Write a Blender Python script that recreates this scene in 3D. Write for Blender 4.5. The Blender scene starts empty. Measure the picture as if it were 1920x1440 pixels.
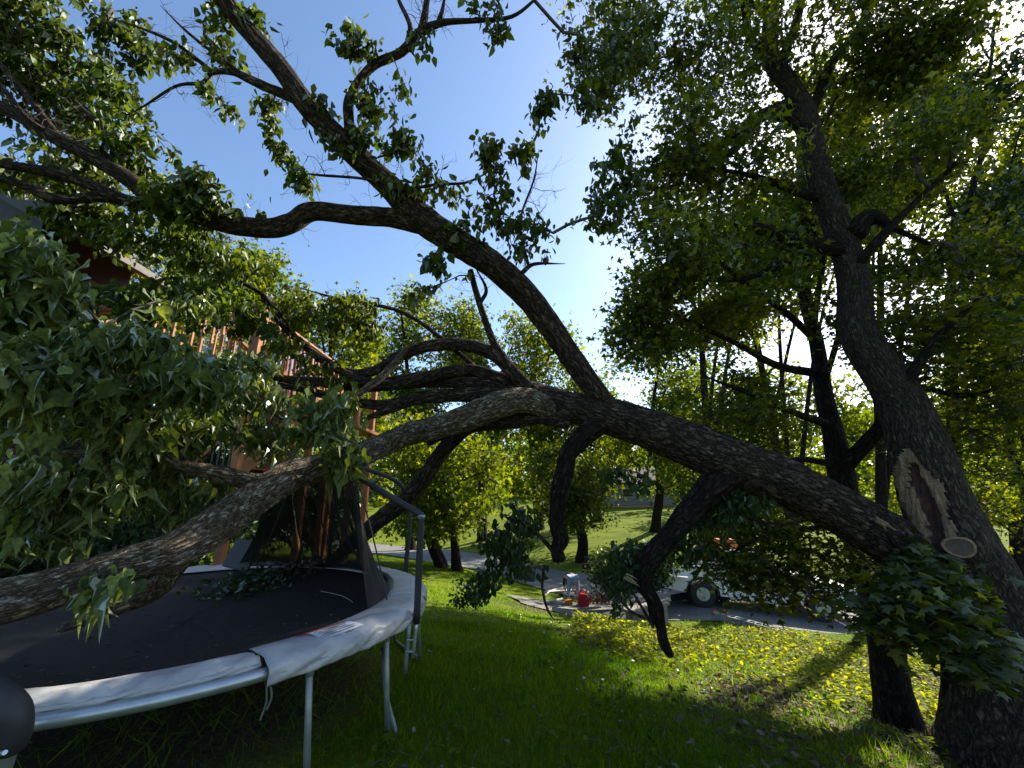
import bpy, bmesh, math, random
import numpy as np
from mathutils import Vector, Matrix
random.seed(7); rng = np.random.default_rng(7)
S = bpy.context.scene; COL = S.collection
R = math.radians

# ------------------------------------------------------------------ camera, sky, sun, exposure
CAM = np.array([0., 0., 1.75]); PITCH = R(15); FPX = 760.
cd = bpy.data.cameras.new('camera'); cam = bpy.data.objects.new('camera', cd); COL.objects.link(cam)
cam.location = CAM; cam.rotation_euler = (R(90) + PITCH, 0, 0)
cd.sensor_width = 36; cd.lens = 36 * FPX / 1920; cd.clip_start = .02; cd.clip_end = 2000
S.camera = cam
SUN_AZ, SUN_EL = R(52), R(36)
w = bpy.data.worlds.new('World'); S.world = w; w.use_nodes = True
nt = w.node_tree; nt.nodes.clear()
sky = nt.nodes.new('ShaderNodeTexSky'); sky.sky_type = 'NISHITA'; sky.sun_disc = False
sky.sun_elevation = SUN_EL; sky.sun_rotation = SUN_AZ; sky.air_density = 1.0; sky.dust_density = 1.0; sky.ozone_density = 2.2
bg = nt.nodes.new('ShaderNodeBackground'); bg.inputs[1].default_value = .108
out = nt.nodes.new('ShaderNodeOutputWorld')
hsv = nt.nodes.new('ShaderNodeHueSaturation'); hsv.inputs['Saturation'].default_value = 1.06
nt.links.new(sky.outputs[0], hsv.inputs['Color']); nt.links.new(hsv.outputs[0], bg.inputs[0]); nt.links.new(bg.outputs[0], out.inputs[0])
sl = bpy.data.lights.new('sun', 'SUN'); sun = bpy.data.objects.new('sun', sl); COL.objects.link(sun)
sl.energy = 5.0; sl.angle = R(.55); sl.color = (1, .93, .78)
sdir = Vector((math.sin(SUN_AZ) * math.cos(SUN_EL), math.cos(SUN_AZ) * math.cos(SUN_EL), math.sin(SUN_EL)))
sun.rotation_euler = sdir.to_track_quat('Z', 'Y').to_euler()
S.view_settings.view_transform = 'Standard'; S.view_settings.look = 'None'
S.view_settings.exposure = 1.4; S.view_settings.gamma = 1; S.view_settings.use_curve_mapping = False
S.render.engine = 'CYCLES'
S.cycles.max_bounces = 6; S.cycles.transparent_max_bounces = 8; S.cycles.transmission_bounces = 4

# ------------------------------------------------------------------ basic helpers
CT, ST = math.cos(PITCH), math.sin(PITCH)
def at(px, py, d):
    """a place in the world: seen from the path at pixel px,py of the photo, d metres in front"""
    dx = (px - 960) / FPX; dy = -(py - 720) / FPX
    return np.array([dx * d, (CT - dy * ST) * d, (ST + dy * CT) * d + CAM[2]])
def obj(name, me, parent=None, **props):
    o = bpy.data.objects.new(name, me); COL.objects.link(o)
    if parent is not None:
        o.parent = parent
        p = parent; loc = Vector((0, 0, 0))
        if parent.parent is None: o.location = -Vector(parent.location) if parent.type == 'EMPTY' else (0, 0, 0)
    for k, v in props.items(): o[k] = v
    return o
def thing(name, loc, label, cat, group=None):
    o = bpy.data.objects.new(name, None); COL.objects.link(o); o.location = [float(v) for v in loc]
    o.empty_display_size = .2; o['label'] = label; o['category'] = cat
    if group: o['group'] = group
    return o
def mesh(name, verts, faces, mat=None, smooth=False, uv=None):
    me = bpy.data.meshes.new(name)
    V = np.asarray(verts, dtype=np.float32)
    if isinstance(faces, np.ndarray):
        k = faces.shape[1]; n = len(faces)
        me.vertices.add(len(V)); me.vertices.foreach_set('co', V.ravel())
        me.loops.add(n * k); me.loops.foreach_set('vertex_index', faces.astype(np.int32).ravel())
        me.polygons.add(n)
        me.polygons.foreach_set('loop_start', np.arange(0, n * k, k, dtype=np.int32))
        me.polygons.foreach_set('loop_total', np.full(n, k, dtype=np.int32))
        me.update(calc_edges=True)
    else:
        me.from_pydata([tuple(map(float, v)) for v in V], [], [tuple(map(int, f)) for f in faces]); me.update()
    if smooth: me.polygons.foreach_set('use_smooth', np.ones(len(me.polygons), dtype=bool))
    if uv is not None:
        l = me.attributes.new('bark_co', 'FLOAT_VECTOR', 'POINT'); l.data.foreach_set('vector', np.asarray(uv, dtype=np.float32).ravel())
    if mat: me.materials.append(mat)
    return me
_k = np.random.default_rng(3).normal(size=(14, 3)); _k /= np.linalg.norm(_k, axis=1)[:, None]
_f = np.random.default_rng(4).uniform(.6, 1.9, 14); _p = np.random.default_rng(5).uniform(0, 6.28, 14)
def noise(P, s=1.0, off=0.):
    P = np.atleast_2d(P) * s + off
    return np.sin(P @ (_k * _f[:, None]).T + _p).sum(1) / 3.7
def unit(v): return v / (np.linalg.norm(v, axis=-1, keepdims=True) + 1e-9)

class MB:
    def __init__(s): s.v = []; s.f = []
    def add(s, V, F):
        n = len(s.v); s.v += [tuple(p) for p in V]; s.f += [tuple(i + n for i in f) for f in F]
    def box(s, c, size, M=None):
        x, y, z = [q / 2 for q in size]
        V = [Vector(p) for p in ((-x,-y,-z),(x,-y,-z),(x,y,-z),(-x,y,-z),(-x,-y,z),(x,-y,z),(x,y,z),(-x,y,z))]
        if M is not None: V = [M @ p for p in V]
        s.add([p + Vector(c) for p in V], [(0,3,2,1),(4,5,6,7),(0,1,5,4),(1,2,6,5),(2,3,7,6),(3,0,4,7)]); return s
    def beam(s, a, b, wd, ht):
        a, b = Vector(a), Vector(b); d = (b - a); L = d.length
        q = d.to_track_quat('Y', 'Z').to_matrix()
        return s.box((a + b) / 2, (wd, L, ht), q)
    def tube(s, pts, rad, n=10, cap=True):
        V, F, _ = tube_arrays(np.array(pts, float), np.array(rad, float) if np.ndim(rad) else np.full(len(pts), float(rad)), n, cap, capf=.01)
        s.add(V, F); return s
    def prism(s, outline, y0, y1):      # outline in x,z
        n = len(outline)
        V = [(x, y0, z) for x, z in outline] + [(x, y1, z) for x, z in outline]
        F = [tuple(range(n)), tuple(range(2 * n - 1, n - 1, -1))] + [(i, i + n, (i + 1) % n + n, (i + 1) % n) for i in range(n)]
        s.add(V, F); return s
    def make(s, name, mat, parent=None, bevel=0, smooth=False, M=None, **props):
        V = s.v if M is None else [M @ Vector(p) for p in s.v]
        me = mesh(name, V, s.f, mat, smooth)
        bm = bmesh.new(); bm.from_mesh(me); bmesh.ops.recalc_face_normals(bm, faces=bm.faces)
        if bevel:
            bmesh.ops.bevel(bm, geom=[e for e in bm.edges if e.is_manifold and e.calc_face_angle(0) > .5], offset=bevel, segments=2, affect='EDGES', profile=.6)
        bm.to_mesh(me); bm.free()
        return obj(name, me, parent, **props)

def catmull(P, n):
    P = np.asarray(P, float); Q = np.vstack([2 * P[0] - P[1], P, 2 * P[-1] - P[-2]]); o = []
    for i in range(1, len(Q) - 2):
        p0, p1, p2, p3 = Q[i-1], Q[i], Q[i+1], Q[i+2]
        for t in np.linspace(0, 1, n, endpoint=False):
            o.append(.5 * (2*p1 + (p2-p0)*t + (2*p0-5*p1+4*p2-p3)*t*t + (3*p1-p0-3*p2+p3)*t**3))
    o.append(P[-1]); return np.array(o)
def frames(P):
    T = np.gradient(P, axis=0); T = unit(T)
    N = np.zeros_like(P); a = np.array([0, 0, 1.]) if abs(T[0][2]) < .9 else np.array([1., 0, 0])
    N[0] = unit(np.cross(T[0], a))
    for i in range(1, len(P)):
        v = N[i-1] - T[i] * np.dot(N[i-1], T[i]); N[i] = unit(v)
    return T, N, np.cross(T, N)
def tube_arrays(P, rad, n=10, cap=True, rough=0., ridged=False, capf=.4):
    T, N, B = frames(P); A = np.linspace(0, 2*np.pi, n, endpoint=False)
    L = np.concatenate([[0], np.cumsum(np.linalg.norm(np.diff(P, axis=0), axis=1))])
    ring = np.cos(A)[None, :, None] * N[:, None] + np.sin(A)[None, :, None] * B[:, None]
    r = np.repeat(rad[:, None], n, 1)
    if rough:
        Q = (P[:, None] + ring * rad[:, None, None]).reshape(-1, 3)
        nz = noise(Q, 9) * .5 + noise(Q, 26, 3) * .35
        lump = noise(Q, 2.6, 9) * .6
        if ridged:
            q = np.stack([np.cos(A)[None] * np.ones((len(P), 1)), np.sin(A)[None] * np.ones((len(P), 1)), L[:, None] * .5 * np.ones((1, n))], -1).reshape(-1, 3)
            nz = nz * .7 + (1 - np.abs(noise(q, 7))) * .8 + (1 - np.abs(noise(q * [1, 1, .6], 13, 4))) * .5
        r = r * (1 + rough * (nz + lump).reshape(r.shape))
    V = (P[:, None] + ring * r[:, :, None]).reshape(-1, 3)
    m = len(P); F = []
    for i in range(m - 1):
        for j in range(n):
            k = (j + 1) % n; F.append((i*n+j, i*n+k, (i+1)*n+k, (i+1)*n+j))
    k0 = P[0].sum() * 3.7; rm = rad.mean()
    uv = np.stack([np.repeat(np.cos(A)[None] * rm + k0, m, 0).ravel(), np.repeat(np.sin(A)[None] * rm, m, 0).ravel(), np.repeat(L[:, None], n, 1).ravel()], 1)
    if cap:
        c = len(V); V = np.vstack([V, P[0] - T[0] * rad[0] * capf * .75, P[-1] + T[-1] * rad[-1] * capf]); uv = np.vstack([uv, [k0, 0, 0], [k0, 0, L[-1]]])
        for j in range(n):
            k = (j + 1) % n; F.append((k, j, c)); F.append(((m-1)*n+j, (m-1)*n+k, c+1))
    return V, F, uv

# ------------------------------------------------------------------ materials
def mat(name, col=(.5,.5,.5), rough=.6, metal=0., var=0., vscale=8, bump=0., bscale=30, col2=None, spec=.5, detail=4):
    m = bpy.data.materials.new(name); m.use_nodes = True; t = m.node_tree; b = t.nodes['Principled BSDF']
    b.inputs['Base Color'].default_value = (*col, 1); b.inputs['Roughness'].default_value = rough; b.inputs['Metallic'].default_value = metal
    b.inputs['Specular IOR Level'].default_value = spec
    tc = t.nodes.new('ShaderNodeTexCoord')
    if col2 is not None or var:
        n = t.nodes.new('ShaderNodeTexNoise'); n.inputs['Scale'].default_value = vscale; n.inputs['Detail'].default_value = detail
        t.links.new(tc.outputs['Object'], n.inputs['Vector'])
        r = t.nodes.new('ShaderNodeValToRGB'); r.color_ramp.elements[0].position = .35; r.color_ramp.elements[1].position = .65
        c2 = col2 if col2 is not None else tuple(c * (1 - var) for c in col)
        r.color_ramp.elements[0].color = (*c2, 1); r.color_ramp.elements[1].color = (*col, 1)
        t.links.new(n.outputs[0], r.inputs[0]); t.links.new(r.outputs[0], b.inputs['Base Color'])
        ro = t.nodes.new('ShaderNodeMapRange'); ro.inputs[3].default_value = rough * .8; ro.inputs[4].default_value = min(1, rough * 1.2)
        t.links.new(n.outputs[0], ro.inputs[0]); t.links.new(ro.outputs[0], b.inputs['Roughness'])
    if bump:
        n = t.nodes.new('ShaderNodeTexNoise'); n.inputs['Scale'].default_value = bscale; n.inputs['Detail'].default_value = 6
        t.links.new(tc.outputs['Object'], n.inputs['Vector'])
        bp = t.nodes.new('ShaderNodeBump'); bp.inputs['Strength'].default_value = bump; bp.inputs['Distance'].default_value = .02
        t.links.new(n.outputs[0], bp.inputs['Height']); t.links.new(bp.outputs[0], b.inputs['Normal'])
    return m
def bark_mat(name, base, dark, lichen=None, su=16, sv=5, bump=1.0, lich_lo=.56):
    m = bpy.data.materials.new(name); m.use_nodes = True; t = m.node_tree; b = t.nodes['Principled BSDF']; N = t.nodes.new; K = t.links.new
    b.inputs['Roughness'].default_value = .92; b.inputs['Specular IOR Level'].default_value = .15
    tc = N('ShaderNodeTexCoord'); ac = N('ShaderNodeAttribute'); ac.attribute_name = 'bark_co'
    mp = N('ShaderNodeMapping'); mp.inputs['Scale'].default_value = (su, su, sv); K(ac.outputs['Vector'], mp.inputs[0])
    wn = N('ShaderNodeTexNoise'); wn.inputs['Scale'].default_value = .9; wn.inputs['Detail'].default_value = 4; K(mp.outputs[0], wn.inputs['Vector'])
    mx = N('ShaderNodeMix'); mx.data_type = 'VECTOR'; mx.inputs[0].default_value = .22; K(mp.outputs[0], mx.inputs[4])
    wv = N('ShaderNodeVectorMath'); wv.operation = 'SCALE'; wv.inputs['Scale'].default_value = 4; K(wn.outputs['Color'], wv.inputs[0])
    ad0 = N('ShaderNodeVectorMath'); ad0.operation = 'ADD'; K(mp.outputs[0], ad0.inputs[0]); sc0 = N('ShaderNodeVectorMath'); sc0.operation = 'SCALE'; sc0.inputs['Scale'].default_value = .35; K(wv.outputs[0], sc0.inputs[0]); K(sc0.outputs[0], ad0.inputs[1])
    def ridge(scale, detail):
        n = N('ShaderNodeTexNoise'); n.inputs['Scale'].default_value = scale; n.inputs['Detail'].default_value = detail; n.inputs['Roughness'].default_value = .55; K(ad0.outputs[0], n.inputs['Vector'])
        a = N('ShaderNodeMath'); a.operation = 'SUBTRACT'; a.inputs[1].default_value = .5; K(n.outputs[0], a.inputs[0]); c = N('ShaderNodeMath'); c.operation = 'ABSOLUTE'; K(a.outputs[0], c.inputs[0]); return c.outputs[0]
    v = N('ShaderNodeTexVoronoi'); v.feature = 'DISTANCE_TO_EDGE'; v.inputs['Scale'].default_value = 1.3; K(ad0.outputs[0], v.inputs['Vector'])
    r1 = N('ShaderNodeMapRange'); r1.inputs[2].default_value = .12; K(ridge(1.1, 4), r1.inputs[0])
    r2 = N('ShaderNodeMapRange'); r2.inputs[2].default_value = .16; K(v.outputs['Distance'], r2.inputs[0]); r2.inputs[3].default_value = .45
    pr = N('ShaderNodeMath'); pr.operation = 'MULTIPLY'; K(r1.outputs[0], pr.inputs[0]); K(r2.outputs[0], pr.inputs[1])
    fine = N('ShaderNodeTexNoise'); fine.inputs['Scale'].default_value = 45; fine.inputs['Detail'].default_value = 8; fine.inputs['Roughness'].default_value = .75
    K(tc.outputs['Object'], fine.inputs['Vector'])
    c = N('ShaderNodeMix'); c.data_type = 'RGBA'; c.inputs[6].default_value = (*dark, 1); c.inputs[7].default_value = (*base, 1); K(pr.outputs[0], c.inputs[0])
    c2 = N('ShaderNodeMix'); c2.data_type = 'RGBA'; c2.blend_type = 'MULTIPLY'; c2.inputs[0].default_value = .85
    fr = N('ShaderNodeValToRGB'); fr.color_ramp.elements[0].position = .32; fr.color_ramp.elements[0].color = (.3, .27, .24, 1); fr.color_ramp.elements[1].position = .68
    K(fine.outputs[0], fr.inputs[0]); K(c.outputs[2], c2.inputs[6]); K(fr.outputs[0], c2.inputs[7])
    last = c2.outputs[2]
    if lichen:
        ln = N('ShaderNodeTexNoise'); ln.inputs['Scale'].default_value = 9; ln.inputs['Detail'].default_value = 10; ln.inputs['Roughness'].default_value = .8
        K(tc.outputs['Object'], ln.inputs['Vector'])
        lr = N('ShaderNodeMapRange'); lr.inputs[1].default_value = lich_lo; lr.inputs[2].default_value = lich_lo + .06; K(ln.outputs[0], lr.inputs[0])
        lm = N('ShaderNodeMath'); lm.operation = 'MULTIPLY'; K(lr.outputs[0], lm.inputs[0]); K(pr.outputs[0], lm.inputs[1])
        c3 = N('ShaderNodeMix'); c3.data_type = 'RGBA'; c3.inputs[7].default_value = (*lichen, 1); K(lm.outputs[0], c3.inputs[0]); K(last, c3.inputs[6]); last = c3.outputs[2]
    K(last, b.inputs['Base Color'])
    ad = N('ShaderNodeMath'); ad.operation = 'MULTIPLY_ADD'; ad.inputs[1].default_value = .4; K(fine.outputs[0], ad.inputs[0]); K(pr.outputs[0], ad.inputs[2])
    bp = N('ShaderNodeBump'); bp.inputs['Strength'].default_value = bump; bp.inputs['Distance'].default_value = .035
    K(ad.outputs[0], bp.inputs['Height']); K(bp.outputs[0], b.inputs['Normal'])
    return m
def leaf_mat(name, cols, trans=.45, gloss=.12, rough=.45, tcol=None, veins=False):
    """cols: list of three base colours spread at random over the leaves"""
    m = bpy.data.materials.new(name); m.use_nodes = True; t = m.node_tree; t.nodes.clear(); N = t.nodes.new; K = t.links.new
    g = N('ShaderNodeNewGeometry'); oi = N('ShaderNodeObjectInfo'); a = N('ShaderNodeMath'); a.operation = 'ADD'; f = N('ShaderNodeMath'); f.operation = 'FRACT'
    K(g.outputs['Random Per Island'], a.inputs[0]); K(oi.outputs['Random'], a.inputs[1]); K(a.outputs[0], f.inputs[0])
    r = N('ShaderNodeValToRGB'); e = r.color_ramp.elements
    e[0].color = (*cols[0], 1); e[1].color = (*cols[2], 1); e[1].position = 1; k = e.new(.55); k.color = (*cols[1], 1)
    K(f.outputs[0], r.inputs[0])
    hs = N('ShaderNodeHueSaturation'); K(r.outputs[0], hs.inputs['Color']); hs.inputs['Value'].default_value = 1.0
    tc = N('ShaderNodeTexCoord'); nz = N('ShaderNodeTexNoise'); nz.inputs['Scale'].default_value = .9; K(tc.outputs['Object'], nz.inputs['Vector'])
    mr = N('ShaderNodeMapRange'); mr.inputs[1].default_value = .3; mr.inputs[2].default_value = .7; mr.inputs[3].default_value = .48; mr.inputs[4].default_value = .52
    K(nz.outputs[0], mr.inputs[0]); K(mr.outputs[0], hs.inputs['Hue'])
    col = hs.outputs[0]
    if veins:
        fn = N('ShaderNodeTexNoise'); fn.inputs['Scale'].default_value = 45; fn.inputs['Detail'].default_value = 4; K(g.outputs['Position'], fn.inputs['Vector'])
        fm_ = N('ShaderNodeMapRange'); fm_.inputs[1].default_value = .35; fm_.inputs[2].default_value = .65; fm_.inputs[3].default_value = .62; fm_.inputs[4].default_value = 1.15; K(fn.outputs[0], fm_.inputs[0])
        vm = N('ShaderNodeVectorMath'); vm.operation = 'SCALE'; K(col, vm.inputs[0]); K(fm_.outputs[0], vm.inputs['Scale']); col = vm.outputs[0]
    d = N('ShaderNodeBsdfDiffuse'); K(col, d.inputs[0])
    tr = N('ShaderNodeBsdfTranslucent'); mt = N('ShaderNodeMix'); mt.data_type = 'RGBA'; mt.blend_type = 'MULTIPLY'; mt.inputs[0].default_value = 1
    mt.inputs[7].default_value = (*(tcol or (2.6, 2.3, .45)), 1); K(col, mt.inputs[6]); K(mt.outputs[2], tr.inputs[0])
    ms = N('ShaderNodeMixShader'); ms.inputs[0].default_value = trans; K(d.outputs[0], ms.inputs[1]); K(tr.outputs[0], ms.inputs[2])
    gl = N('ShaderNodeBsdfGlossy'); gl.inputs['Roughness'].default_value = rough; gl.inputs[0].default_value = (.6, .65, .6, 1)
    fr = N('ShaderNodeFresnel'); fr.inputs[0].default_value = 1.45
    fm = N('ShaderNodeMath'); fm.operation = 'MULTIPLY_ADD'; fm.inputs[1].default_value = gloss; fm.inputs[2].default_value = 0; K(fr.outputs[0], fm.inputs[0])
    m2 = N('ShaderNodeMixShader'); K(fm.outputs[0], m2.inputs[0]); K(ms.outputs[0], m2.inputs[1]); K(gl.outputs[0], m2.inputs[2])
    o = N('ShaderNodeOutputMaterial'); K(m2.outputs[0], o.inputs[0])
    return m
M = {}
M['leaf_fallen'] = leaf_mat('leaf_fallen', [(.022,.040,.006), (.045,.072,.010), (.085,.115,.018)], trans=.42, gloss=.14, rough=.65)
M['leaf_near'] = leaf_mat('leaf_near', [(.035,.058,.012), (.095,.135,.030), (.20,.245,.075)], trans=.33, gloss=.45, rough=.55, veins=True)  # same tree's leaves made paler: skylight on them put into the base colour
M['leaf_maple'] = leaf_mat('leaf_maple', [(.018,.032,.004), (.056,.082,.008), (.155,.175,.014)], trans=.6, gloss=.13, rough=.6)
M['leaf_far'] = leaf_mat('leaf_far', [(.035,.058,.008), (.080,.115,.012), (.15,.18,.018)], trans=.5, gloss=.06, rough=.6)
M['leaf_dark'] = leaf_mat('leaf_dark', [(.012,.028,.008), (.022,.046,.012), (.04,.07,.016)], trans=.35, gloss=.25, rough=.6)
M['leaf_light'] = leaf_mat('leaf_light', [(.08,.12,.02), (.11,.16,.03), (.14,.18,.04)], trans=.5)
M['grass'] = leaf_mat('grass_blade', [(.032,.075,.006), (.070,.125,.007), (.135,.18,.010)], trans=.58, gloss=.03, rough=.6, tcol=(2.2,2.4,.4))
M['weed'] = leaf_mat('weed_leaf', [(.07,.105,.006), (.15,.185,.008), (.23,.235,.012)], trans=.62, gloss=.03, rough=.65, tcol=(2.5,2.2,.4))
M['litter'] = leaf_mat('dead_leaf', [(.06,.035,.02), (.12,.075,.045), (.22,.15,.10)], trans=.15, gloss=.04, rough=.7, tcol=(1.3,1,.6))
M['bark'] = bark_mat('bark_fallen', (.20,.145,.105), (.013,.010,.008), (.20,.185,.15), 26, 7, 1.0, .60)
M['bark_lichen'] = bark_mat('bark_lichen', (.48,.37,.25), (.06,.042,.028), (.60,.58,.48), 38, 11, 1.0, .52)
M['bark_big'] = bark_mat('bark_big', (.17,.13,.10), (.022,.017,.014), (.12,.11,.10), 34, 8, .9, .6)
M['bark_dark'] = bark_mat('bark_dark', (.075,.055,.042), (.010,.008,.007), None, 28, 7, 1.0)
M['twig'] = mat('twig', (.075,.06,.048), .85, var=.4, vscale=3)

def leaf_tmpl(kind):
    if kind == 'heart':     # broad leaf with drawn out tip, some lobes
        o = [(0,0),(-.22,-.07),(-.41,.10),(-.40,.34),(-.20,.60),(.03,1.18),(.15,.62),(.44,.44),(.38,.10),(.20,-.07)]
        V = [(x, y, .17*abs(x)*2 - .30*y*y + .05*math.sin(9*y+5*x)) for x, y in o]; V.append((0,.36,-.07))
        F = [(i, (i+1) % 10, 10) for i in range(10)]
    elif kind == 'maple':
        o = [(0,0),(-.40,-.06),(-.26,.18),(-.62,.50),(-.24,.52),(0,1.0),(.24,.52),(.60,.52),(.26,.20),(.42,-.04)]
        V = [(x, y, -.16*abs(x) - .10*y) for x, y in o]; V.append((0,.34,.0))
        F = [(i, (i+1) % 10, 10) for i in range(10)]
    elif kind == 'oval':
        o = [(0,0),(-.30,.30),(-.24,.62),(0,1.0),(.24,.62),(.30,.30)]
        V = [(x, y, .25*abs(x) - .12*y*y) for x, y in o]
        F = [(0,1,2),(0,2,3),(0,3,4),(0,4,5)]
    elif kind == 'star':    # cheap lobed leaf for trees farther away
        V = [(0,0,0),(-.5,.42,-.08),(-.12,.5,0),(0,1,-.1),(.12,.5,0),(.5,.42,-.08)]
        F = [(0,2,1),(0,3,2),(0,4,3),(0,5,4)]
    elif kind == 'rhomb':
        V = [(0,0,0),(-.34,.45,.06),(0,1,-.08),(.34,.45,.06)]; F = [(0,2,1),(0,3,2)]
    elif kind == 'blade':
        V = [(-.5,0,0),(.5,0,0),(.3,.55,.04),(-.3,.55,.04),(0,1,.16)]; F = [(0,1,2),(0,2,3),(3,2,4)]
    elif kind == 'blade1':
        V = [(-.5,0,0),(.5,0,0),(0,1,.12)]; F = [(0,1,2)]
    return np.array(V, float), np.array(F, int)
def leaf_frames(D, Nn):
    y = unit(D); z = unit(Nn - y * (Nn * y).sum(1, keepdims=True)); x = np.cross(y, z); return x, y, z
def leaves_mesh(name, P, D, Nn, size, kind, material, wscale=1.):
    V, F = leaf_tmpl(kind); x, y, z = leaf_frames(D, Nn)
    s = size[:, None, None]; ws = (np.asarray(wscale) * np.ones(len(P)))[:, None, None]
    W = P[:, None] + s * (ws * V[None, :, 0:1] * x[:, None] + V[None, :, 1:2] * y[:, None] + V[None, :, 2:3] * z[:, None])
    FF = (F[None] + (np.arange(len(P)) * len(V))[:, None, None]).reshape(-1, 3)
    return mesh(name, W.reshape(-1, 3), FF, material)

def limb(name, pts, material, parent, n=14, sub=6, rough=.09, ridged=False, **props):
    """pts rows: photo x, y, width in px, distance"""
    P = np.array([at(p[0], p[1], p[3]) for p in pts]); rad = np.array([p[2] / 2 / FPX * p[3] for p in pts])
    scr = np.array([((p[0] - 960) / FPX, (p[1] - 720) / FPX) for p in pts]); tn = unit(np.gradient(scr, axis=0)); nn_ = np.stack([-tn[:, 1], tn[:, 0]], 1)
    e_ = unit(scr); ph = 1 + (scr ** 2).sum(1); rad = rad / np.sqrt(1 + ((nn_ * e_).sum(1) ** 2) * (ph - 1))       # wide lens: widths read off the photo are stretched outwards
    if name in ('branch', 'stem') and pts[-1][2] < 8: rad[-1] *= .25
    C = catmull(np.hstack([P, rad[:, None]]), sub); P, rad = C[:, :3], np.maximum(C[:, 3], .0015)
    L = np.linalg.norm(np.diff(P, axis=0), axis=1).sum(); wig = np.minimum(.6 * rad, .045)
    P = P + np.stack([noise(P, 2.2, 1), noise(P, 2.2, 5), noise(P, 2.2, 9)], 1) * wig[:, None]
    V, F, uv = tube_arrays(P, rad, n, True, rough, ridged)
    obj(name, mesh(name, V, F, material, True, uv), parent, **props)
    return P

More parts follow.
